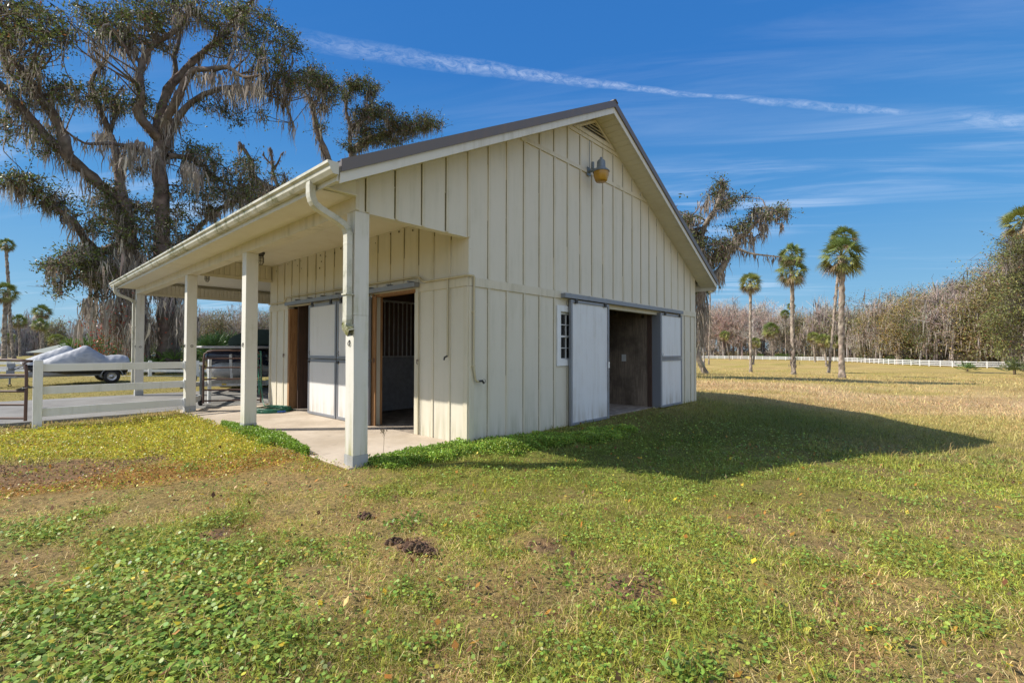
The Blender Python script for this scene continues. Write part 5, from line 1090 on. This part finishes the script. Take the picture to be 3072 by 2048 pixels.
for (cx, cy, rx, ry, n, ml) in ((160, 230, 14, 10, 50, 1.6), (455, 440, 8, 6, 40, 2.6), (660, 380, 10, 10, 34, 1.1), (540, 390, 34, 10, 80, 1.4), (410, 470, 8, 6, 26, 1.6), (250, 700, 30, 20, 90, 1.6), (110, 820, 40, 40, 260, 2.6), (120, 960, 34, 40, 240, 2.4), (110, 1100, 30, 60, 200, 2.0), (180, 620, 60, 40, 120, 1.4)):
    P = np.array([at(*cd(cx+rx*q[0], cy+ry*q[1]), D2+q[2]) for q in T.g.normal(0, [.5, .5, .8], (n, 3))]); T.moss(P, ml*.75*T.g.uniform(.3, 1.1, n), .065)
b0 = at(*cd(-40, 1330), D2); b0[2] = gz(b0[0], b0[1]); T.build(b0, 'twisted mossy oak leaning out from behind the right end of the barn', 'live_oak')
def simple_trunk(pts, r0, r1, label, dep, moss=0, col=(.22, .19, .16), seed=31, name='bare_tree'):
    T = Tree(seed); T.limb(pts, r0, r1, dep, moss, 1.0, col); b0 = at(pts[0][0], pts[0][1], dep); b0[2] = gz(b0[0], b0[1]); 
    return T, b0
dl = survey(*cd(150, 1390), 15)
T, b0 = simple_trunk(c8((150, 1392), (110, 1300), (80, 1200), (60, 1100), (50, 1000)), .30, .14, '', dl, 4); T.build(b0, 'leaning dark trunk with flared foot at the right end of the barn', 'leaning_tree')
dl = survey(*cd(138, 1332), 15)
T, b0 = simple_trunk(c8((138, 1334), (136, 1200), (134, 1080), (120, 1000)), .22, .1, '', dl, 12, (.36, .33, .31), 32); T.build(b0, 'thin pale straight trunk between the leaning trunk and the tall thin palm', 'bare_tree')
# ------------------------------------------------------------------ woods
def wood_tree(bases, kind, nbs, seed, h, w_):
    g = np.random.default_rng(seed); bw, bl, bm_ = nbs; b0 = np.array(bases, float)
    wcol = np.array({'bare': [.38, .33, .30], 'red': [.36, .29, .27], 'olive': [.27, .22, .17], 'gold': [.28, .23, .17], 'mossy': [.34, .30, .28], 'white': [.55, .50, .45], 'dense': [.2, .17, .13]}[kind])
    th = h*g.uniform(.28, .42) if kind not in ('white',) else h*.35
    lean = g.normal(0, .06, 2)*h if kind != 'white' else np.array([cR[0], cR[1]])*h*g.uniform(-.25, .25)
    top = b0+[lean[0], lean[1], h*.93]; P = resample(np.array([b0-[0, 0, .3], b0+(top-b0)*.33+g.normal(0, .15, 3), b0+(top-b0)*.66+g.normal(0, .3, 3), top]), 1.2)
    V, F = tube_np(P, np.linspace(.022*h, .004*h, len(P)), 5); bw.add(V, F, jit(wcol, len(V), g, .15))
    nl = 11; L2s = []; L2e = []
    for i in range(nl):
        t = g.uniform(.22 if kind in ('olive', 'gold', 'dense') else .30, .88); s_ = P[int(t*(len(P)-1))]; az = g.uniform(0, 6.28); ln = w_*g.uniform(.5, 1.05)*(1.15-abs(t-.5)); e = s_+np.array([math.cos(az)*ln, math.sin(az)*ln, h*g.uniform(.10, .30)*(1.1-t)])
        Q = resample(np.array([s_, (s_+e)/2+g.normal(0, .08*ln, 3)+[0, 0, -.03*h], e]), .9); V, F = tube_np(Q, np.linspace(.008*h, .003*h, len(Q)), 4); bw.add(V, F, jit(wcol, len(V), g, .15))
        k = 16; tt = g.uniform(.2, 1, k); ss = Q[(tt*(len(Q)-1)).astype(int)]; ee = ss+g.normal(0, 1, (k, 3))*[.28*w_, .28*w_, .09*h]+[0, 0, .07*h]; L2s.append(ss); L2e.append(ee)
    k = 26; tt = g.uniform(.35, 1, k); ss = P[(tt*(len(P)-1)).astype(int)]; ee = ss+g.normal(0, 1, (k, 3))*[.3*w_, .3*w_, .05*h]+[0, 0, .10*h]; L2s.append(ss); L2e.append(ee)
    A = np.concatenate(L2s); B = np.concatenate(L2e); capz = b0[2]+h*(1.02-.30*np.minimum(1.3, np.linalg.norm(B[:, :2]-(b0[:2]+lean*.6), axis=1)/(w_*1.15))**2) if kind in ('olive', 'gold', 'dense') else b0[2]+h*1.02; B[:, 2] = np.minimum(B[:, 2], capz); twigs(bw, A, B, .0045*h, .0025*h, jit(wcol, len(A), g, .2), g)
    m_ = 7 if kind in ('bare', 'red', 'white', 'mossy') else 3
    A3 = np.repeat(A, m_, 0); B3 = np.repeat(B, m_, 0); t = g.uniform(.3, 1, (len(A3), 1)); s3 = A3+(B3-A3)*t; e3 = s3+g.normal(0, 1, s3.shape)*[.10*w_, .10*w_, .03*h]+[0, 0, .035*h]
    tipc = {'red': np.array([.40, .28, .235]), 'bare': np.array([.41, .345, .285]), 'white': np.array([.5, .46, .42]), 'mossy': np.array([.40, .31, .27])}.get(kind, wcol)
    twigs(bw, s3, e3, .0035*h, .0015*h, jit(tipc, len(s3), g, .2), g)
    if kind in ('olive', 'gold', 'dense', 'red'):
        per = {'olive': 20, 'gold': 16, 'dense': 34, 'red': 2}[kind]; Q = np.repeat(B, per, 0)+g.normal(0, 1, (len(B)*per, 3))*[.10*w_+.2, .10*w_+.2, .04*h]
        rad_ = np.linalg.norm(Q[:, :2]-(b0[:2]+lean*.6), axis=1); keep_ = (rad_ < w_*1.25) & (Q[:, 2] < b0[2]+h*(1.03-.25*(rad_/(w_*1.25))**2)); Q = Q[keep_]; Q[:, 2] = np.maximum(Q[:, 2], b0[2]+.3); tint_ = g.uniform(.7, 1.3)*np.array([1+g.normal(0, .10), 1, 1+g.normal(0, .08)]); lc = {'olive': [.235, .235, .075], 'gold': [.38, .29, .09], 'dense': [.19, .20, .07], 'red': [.38, .18, .13]}[kind]; k = len(Q)
        cl = np.repeat(g.uniform(.65, 1.35, len(B)), per)[keep_][:, None]; C = jit(np.array(lc)*tint_, k, g, .25, .08)*cl; mixm = g.random(k) < .28; C[mixm] = jit(np.array([.24, .17, .07]), int(mixm.sum()), g, .3, .1)
        leaves(bl, Q, np.minimum(.022*h, .34), np.minimum(.013*h, .2), C, g, .3)
    nm = {'mossy': 420, 'bare': 60, 'red': 40, 'olive': 170, 'gold': 100, 'white': 20, 'dense': 260}[kind]
    j = g.integers(0, len(B), nm); strands(bm_, A[j]+(B[j]-A[j])*g.uniform(.2, 1, (nm, 1)), g.uniform(.04, .16, nm)*h*(1.3 if kind == 'mossy' else 1), .016*h, jit(np.array([.33, .29, .25]), nm, g, .2), g, 4)
prof_x = [1500, 1600, 1640, 1700, 1750, 1850, 1890, 1960, 2010, 2060, 2100, 2150, 2200, 2250, 2300, 2352, 2600]
prof_y = [708, 702, 698, 698, 704, 714, 696, 690, 684, 674, 664, 652, 644, 636, 612, 580, 560]
fx = np.array([q[0] for q in FP_]); fd = np.array([q[2] for q in FP_])
gW = np.random.default_rng(77); NBW = (NB(), NB(), NB()); cnt = 0
def place_wood(x, back, kind, nbs, seed, topy=None, wf=.30):
    dep = np.interp(x, fx, fd)+back; p = at(x, 820, dep); z = gz(p[0], p[1]); ty = np.interp(x, prof_x, prof_y) if topy is None else topy
    h = at(x, ty, dep)[2]-z; wood_tree((p[0], p[1], z), kind, nbs, seed, h, wf*h); return p, z, h
for row, (back, dens, hf) in enumerate(((5, 34, 16), (12, 36, 8), (22, 34, 0), (36, 30, 2))):
    xs = np.linspace(1560, 2480, dens)+gW.uniform(-18, 18, dens)
    for x in xs:
        r_ = gW.random(); right = np.interp(x, [1800, 1950, 2150, 2400], [0.06, .45, .85, .97])
        if r_ < right: kind = gW.choice(['olive', 'gold', 'dense', 'mossy'], p=[.46, .18, .24, .12])
        else: kind = gW.choice(['bare', 'red', 'mossy', 'white'], p=[.6, .14, .18, .08])
        ty = np.interp(x, prof_x, prof_y)+hf+gW.choice([-16, -6, 2, 8, 16])+gW.uniform(-5, 5)+(22 if row == 0 else 0); place_wood(x, back+gW.uniform(-2, 3), kind, NBW, int(1000+cnt), ty+(gW.uniform(-14, 22) if kind in ('olive', 'gold', 'dense') else 0), gW.uniform(.34, .55) if kind in ('olive', 'gold', 'dense') else gW.uniform(.24, .36)); cnt += 1
# brush along the foot of the wood
n = 30000; xs = gW.uniform(1540, 2450, n); bk = gW.uniform(30, 60, n); dp = np.interp(xs, fx, fd)+bk
hd = (cF[None]+cR2[None]*((xs/.765625-1536)/FP)[:, None]); P = CAM[None]+hd*dp[:, None]; P[:, 2] = gz(P[:, 0], P[:, 1])+gW.random(n)*(3+6*vnoise(P[:, 0], P[:, 1], 5, 33)); leaves(NBW[1], P, .9, .35, jit(np.array([.24, .19, .15]), n, gW, .3, .08), gW, .2)
n = 42000; xs = gW.uniform(1540, 2420, n); bk = gW.uniform(2.5, 9, n); dp = np.interp(xs, fx, fd)+bk
hd = (cF[None]+cR2[None]*((xs/.765625-1536)/FP)[:, None]); P = CAM[None]+hd*dp[:, None]; px_, py_ = P[:, 0], P[:, 1]; hmax = .6+2.4*vnoise(px_, py_, 4, 31)**1.5
P = np.stack([px_, py_, gz(px_, py_)+gW.random(n)*hmax], 1); C = np.where((vnoise(px_, py_, 6, 32) > .5)[:, None], np.array([.09, .13, .03]), np.array([.17, .14, .09])); leaves(NBW[1], P, .35, .10, jit(C, n, gW, .3, .08), gW, .2)
wd = NBW[0]; wo_ = wd.build('woodland', mt['twig'], None, False); tag(wo_, kind='stuff')
tag(NBW[1].build('woodland_leaves', mt['oakleaf'], None, False), kind='stuff'); tag(NBW[2].build('woodland_moss', mt['moss'], None, False), kind='stuff')
def lone(x, back, kind, seed, topy, wf, label, name='tree', group=None, dep=None):
    nbs = (NB(), NB(), NB())
    if dep is None: p, z, h = place_wood(x, back, kind, nbs, seed, topy, wf)
    else:
        p = at(x, 820, dep); z = gz(p[0], p[1]); h = at(x, topy, dep)[2]-z; wood_tree((p[0], p[1], z), kind, nbs, seed, h, wf*h)
    base = (p[0], p[1], z); e = empty(name, base, label, 'tree', group); nbs[0].build('trunk', mt['twig'], e, False, base)
    if nbs[1].n: nbs[1].build('crown', mt['oakleaf'], e, False, base)
    if nbs[2].n: nbs[2].build('spanish_moss', mt['moss'], e, False, base)
lone(2150, 4, 'mossy', 501, 640, .36, 'tall grey moss-hung cypress rising highest in the middle of the woods', 'cypress_tree')
lone(2183, 6, 'mossy', 502, 655, .24, 'narrow mossy cypress close on the right of the tallest grey cypress', 'cypress_tree')
lone(2012, 5, 'mossy', 503, 678, .22, 'flat-topped dark mossy cypress standing clear of the treetops right of the palms', 'cypress_tree')
lone(1893, 5, 'mossy', 504, 684, .26, 'dark mossy cypress just left of the leaning palm trunk', 'cypress_tree')
lone(1948, 6, 'mossy', 505, 690, .26, 'grey mossy cypress just right of the tallest palm trunk', 'cypress_tree')
lone(1662, 5, 'red', 506, 700, .30, 'bare reddish-tipped tree nearest the barn at the wood edge', 'bare_tree')
lone(1705, 6, 'red', 507, 701, .34, 'round red-budded treetop left of the shortest field palm', 'bare_tree')
lone(1985, 2, 'white', 508, 745, .30, 'pale leaning bare tree in front of the dark wood right of the palms', 'bare_tree')
lone(2062, 3, 'gold', 509, 674, .34, 'golden-olive leafy tree left of the tallest cypress', 'leafy_tree')
lone(2245, 3, 'olive', 510, 662, .40, 'broad olive-brown leafy tree right of the tallest cypress', 'leafy_tree')
lone(2305, 1, 'dense', 511, 640, .42, 'dense dark green oak with moss, near the right end of the field fence', 'leafy_tree')
T = Tree(61); D2 = 62.
T.limb([(2372, 850), (2368, 740), (2362, 640), (2350, 580), (2338, 550)], .55, .14, D2, 5, 1.6)
T.limb([(2366, 700), (2345, 650), (2325, 630), (2308, 622)], .25, .06, D2-1, 8, 1.6)
for a in ((2345, 560, 34, 26, 24), (2320, 590, 22, 14, 9), (2345, 640, 36, 26, 24), (2320, 690, 34, 26, 20), (2350, 720, 40, 40, 30), (2300, 745, 34, 24, 18), (2320, 790, 34, 20, 16), (2400, 650, 40, 70, 30)): T.foliage(a[0], a[1], a[2], a[3], D2, 3., a[4], 120, .7, .26, (.19, .20, .07), .85, 1.8)
b0 = at(2372, 850, D2); b0[2] = gz(b0[0], b0[1]); T.build(b0, 'tall moss-hung oak at the right edge of the view below the palm crown', 'live_oak')
# shore trees at the left
ORD = ['first', 'second', 'third', 'fourth', 'fifth', 'sixth', 'seventh', 'eighth', 'ninth', 'tenth', 'eleventh', 'twelfth', 'thirteenth', 'fourteenth', 'fifteenth']; oc = 0
for i, (x, ty, kd) in enumerate(((25, 716, 'mossy'), (38, 730, 'mossy'), (60, 712, 'mossy'), (75, 720, 'gold'), (86, 722, 'mossy'), (108, 726, 'mossy'), (122, 724, 'olive'), (140, 728, 'mossy'), (158, 724, 'bare'), (176, 726, 'mossy'), (198, 728, 'bare'), (222, 722, 'mossy'), (246, 724, 'mossy'), (270, 722, 'mossy'), (300, 722, 'bare'))):
    if kd in ('mossy', 'bare'): lb_ = 'grey moss-hung tree on the lake shore, %s of its row from the left' % ORD[oc]; oc += 1
    else: lb_ = {'gold': 'orange-brown treetop among the grey shore trees', 'olive': 'green leafy tree among the grey shore trees'}[kd]
    lone(x, 0, kd, 600+i, ty, .26, lb_, 'shore_tree', 'moss-hung trees along the lake shore', dep=128+gW.uniform(-12, 8))
T = None; NB2 = (NB(), NB(), NB())
for i in range(30):
    x = 250+i*14+gW.uniform(-6, 6); dp_ = gW.uniform(46, 72); p = at(x, 820, dp_); z = gz(p[0], p[1]); h = at(x, gW.uniform(690, 716), dp_)[2]-z
    wood_tree((p[0], p[1], z), gW.choice(['mossy', 'bare', 'olive', 'dense'], p=[.15, .45, .22, .18]), NB2, 700+i, h, .34*h)
n = 9000; xs = gW.uniform(250, 680, n); dp_ = gW.uniform(42, 50, n); hd = (cF[None]+cR2[None]*((xs/.765625-1536)/FP)[:, None]); P = CAM[None]+hd*dp_[:, None]; P[:, 2] = gz(P[:, 0], P[:, 1])+gW.random(n)*(.8+1.8*vnoise(P[:, 0], P[:, 1], 3, 41)); leaves(NB2[1], P, .3, .1, jit(np.array([.07, .09, .03]), n, gW, .35, .1), gW, .2)
tag(NB2[0].build('thicket', mt['twig'], None, False), kind='stuff'); tag(NB2[1].build('thicket_leaves', mt['oakleaf'], None, False), kind='stuff'); tag(NB2[2].build('thicket_moss', mt['moss'], None, False), kind='stuff')
# far shore; the blue of distant haze is put into its colour
hl = NB(); xs = np.linspace(-260, 400, 220); dd_ = 980.
top = []; bot = []
for x in xs:
    p = at(x, 804, dd_); p2_ = at(x, 804, dd_+300); hh_ = 11+5*vnoise(np.array([x]), np.array([0.]), 22, 51)[0]+2.5*vnoise(np.array([x]), np.array([0.]), 4, 52)[0]; bot.append([p[0], p[1], -1]); top.append([p[0], p[1], hh_]); 
V = np.array(bot+top+[[t_[0]*1.3, t_[1]*1.3, t_[2]] for t_ in top]); nn_ = len(xs); F = [[i, i+1, nn_+i+1, nn_+i] for i in range(nn_-1)]+[[nn_+i, nn_+i+1, 2*nn_+i+1, 2*nn_+i] for i in range(nn_-1)]; hl.add(V, F, np.array([.085, .12, .15])); tag(hl.build('far_shore', mt['bark']), kind='structure')
# ------------------------------------------------------------------ saw palmettos, shrub, shed
def fan_clump(px, dep, s_, label, seed, n=16, name='saw_palmetto', col=(.10, .17, .035), zoff=0.):
    g = np.random.default_rng(seed); p = at(px, 815, dep); z = gz(p[0], p[1])+zoff; nb = NB()
    for i in range(n):
        az = g.uniform(0, 6.28); el = g.uniform(.25, 1.4); d = np.array([math.cos(az)*math.cos(el), math.sin(az)*math.cos(el), math.sin(el)]); c = d*s_*g.uniform(.45, .8); r0 = g.normal(0, .12*s_, 3)*[1, 1, 0]
        sd = unit(np.cross(d, [0, 0, 1.])); up = np.cross(sd, d); twigs(nb, r0[None], (r0+c)[None], .02, .02, np.array([[.12, .15, .05]]), g); ns = 18; ph = np.linspace(-1.5, 1.5, ns)
        dr = unit(d[None]*np.cos(ph)[:, None]+sd[None]*np.sin(ph)[:, None]+up[None]*.15*np.abs(ph)[:, None]); tp = r0+c+dr*s_*.45*g.uniform(.8, 1.1, (ns, 1)); twigs(nb, np.tile(r0+c, (ns, 1)), tp, .012*s_, .035*s_, jit(np.array(col)*g.uniform(.7, 1.4), ns, g, .1), g)
    e = empty(name, (p[0], p[1], z), label, 'palmetto'); nb.build('fronds', mt['frond'], e, False)
    t2 = NB(); V, F = tube_np(np.array([[0, 0, -.1-zoff], [.05, .02, .15*s_], [.1, .0, .3*s_]]), .07*s_, 6); t2.add(V, F, jit(np.array([.14, .10, .07]), len(V), g)); t2.build('stem', mt['bark'], e)
fan_clump(185, 29, 1.5, 'large saw palmetto behind the covered jet skis, left of the oak', 1, 20, zoff=.4)
fan_clump(222, 30, 1.7, 'tall green saw palmetto against the moss right of the larger clump', 2, 22, zoff=.4)
fan_clump(205, 27, 1.1, 'silvery low palmetto just above the jet ski covers', 3, 18, col=(.17, .22, .10), zoff=.2)
fan_clump(330, 25, 1.0, 'bright low palmetto between the last two porch posts', 4, 18)
fan_clump(350, 26, .9, 'small palmetto at the foot of the oak trunk', 5, 14)
fan_clump(412, 27, 1.4, 'palmetto beside the third porch post seen through the moss', 6, 16)
fan_clump(520, 38, 2.3, 'dark palmetto clump left of the covered boat', 7, 26, col=(.05, .10, .03), zoff=.3)
fan_clump(480, 36, 2.0, 'dark palmetto clump behind the white post', 8, 24, col=(.05, .10, .03), zoff=.3)
fan_clump(2330, 68, 2.3, 'palmetto bush at the right end of the field fence', 9, 24, col=(.13, .16, .06))
fan_clump(2222, 76, 1.6, 'small pale palmetto by the fence below the olive tree', 10, 18)
for i, (x_, s2) in enumerate(((1725, 2.2), (1745, 2.0), (1790, 2.4), (1805, 2.2), (1985, 2.0))):
    fan_clump(x_, float(np.interp(x_, fx, fd))+4, s2, ['palmetto behind the fence left of the small palms', 'palmetto behind the fence beneath the first young palm', 'bright palmetto clump behind the fence left of the middle palm', 'palmetto clump behind the fence touching the middle palm trunk', 'dark palmetto behind the fence right of the tallest palm'][i], 20+i, 22, col=(.10, .15, .035))
g = np.random.default_rng(9); p = at(282, 815, 25.5); z = gz(p[0], p[1]); nb = NB(); nw = NB()
tg = p*[1, 1, 0]+[0, 0, z]; n = 40; E_ = tg+g.normal(0, 1, (n, 3))*[.9, .9, .7]+[0, 0, 2.2]; twigs(nw, np.tile(tg, (n, 1))+g.normal(0, .15, (n, 3))*[1, 1, 0], E_, .03, .012, jit(np.array([.2, .16, .14]), n, g), g)
Q = np.repeat(E_, 26, 0)+g.normal(0, .25, (n*26, 3)); leaves(nb, Q, .12, .06, jit(np.where((g.random(len(Q)) < .6)[:, None], np.array([.42, .07, .04]), np.array([.16, .12, .05])), len(Q), g, .3, .1), g)
e = empty('red_leaved_shrub', tuple(tg), 'shrub with scattered red leaves in front of the oak, left of the last post', 'shrub'); nw.build('stems', mt['twig'], e, False, tg); nb.build('foliage', mt['leafg'], e, False, tg)
p = at(165, 815, 46); z = gz(p[0], p[1]); sh = empty('garden_shed', (p[0], p[1], z), 'small tan shed with pale grey roof beyond the jet skis', 'shed', None, -YAW)
q = MB(); q.box(-2.2, 2.2, -1.5, 1.5, -.2, 1.05); q.build('walls', plain('shed_tan', (.36, .27, .16), .7), sh)
q = MB(); q.add([(-2.6, -1.9, 1.03), (2.6, -1.9, 1.03), (2.6, 1.9, 1.03), (-2.6, 1.9, 1.03), (-.2, 0, 2.05), (1.5, 0, 2.15)], [(0, 1, 5, 4), (1, 2, 5), (2, 3, 4, 5), (3, 0, 4), (0, 3, 2, 1)]); q.build('roof', plain('shed_roof', (.24, .26, .23), .9), sh)
q = MB(); q.box(-.5, .4, -1.53, -1.5, -.1, .9); q.build('door', mt['vinyl'], sh)
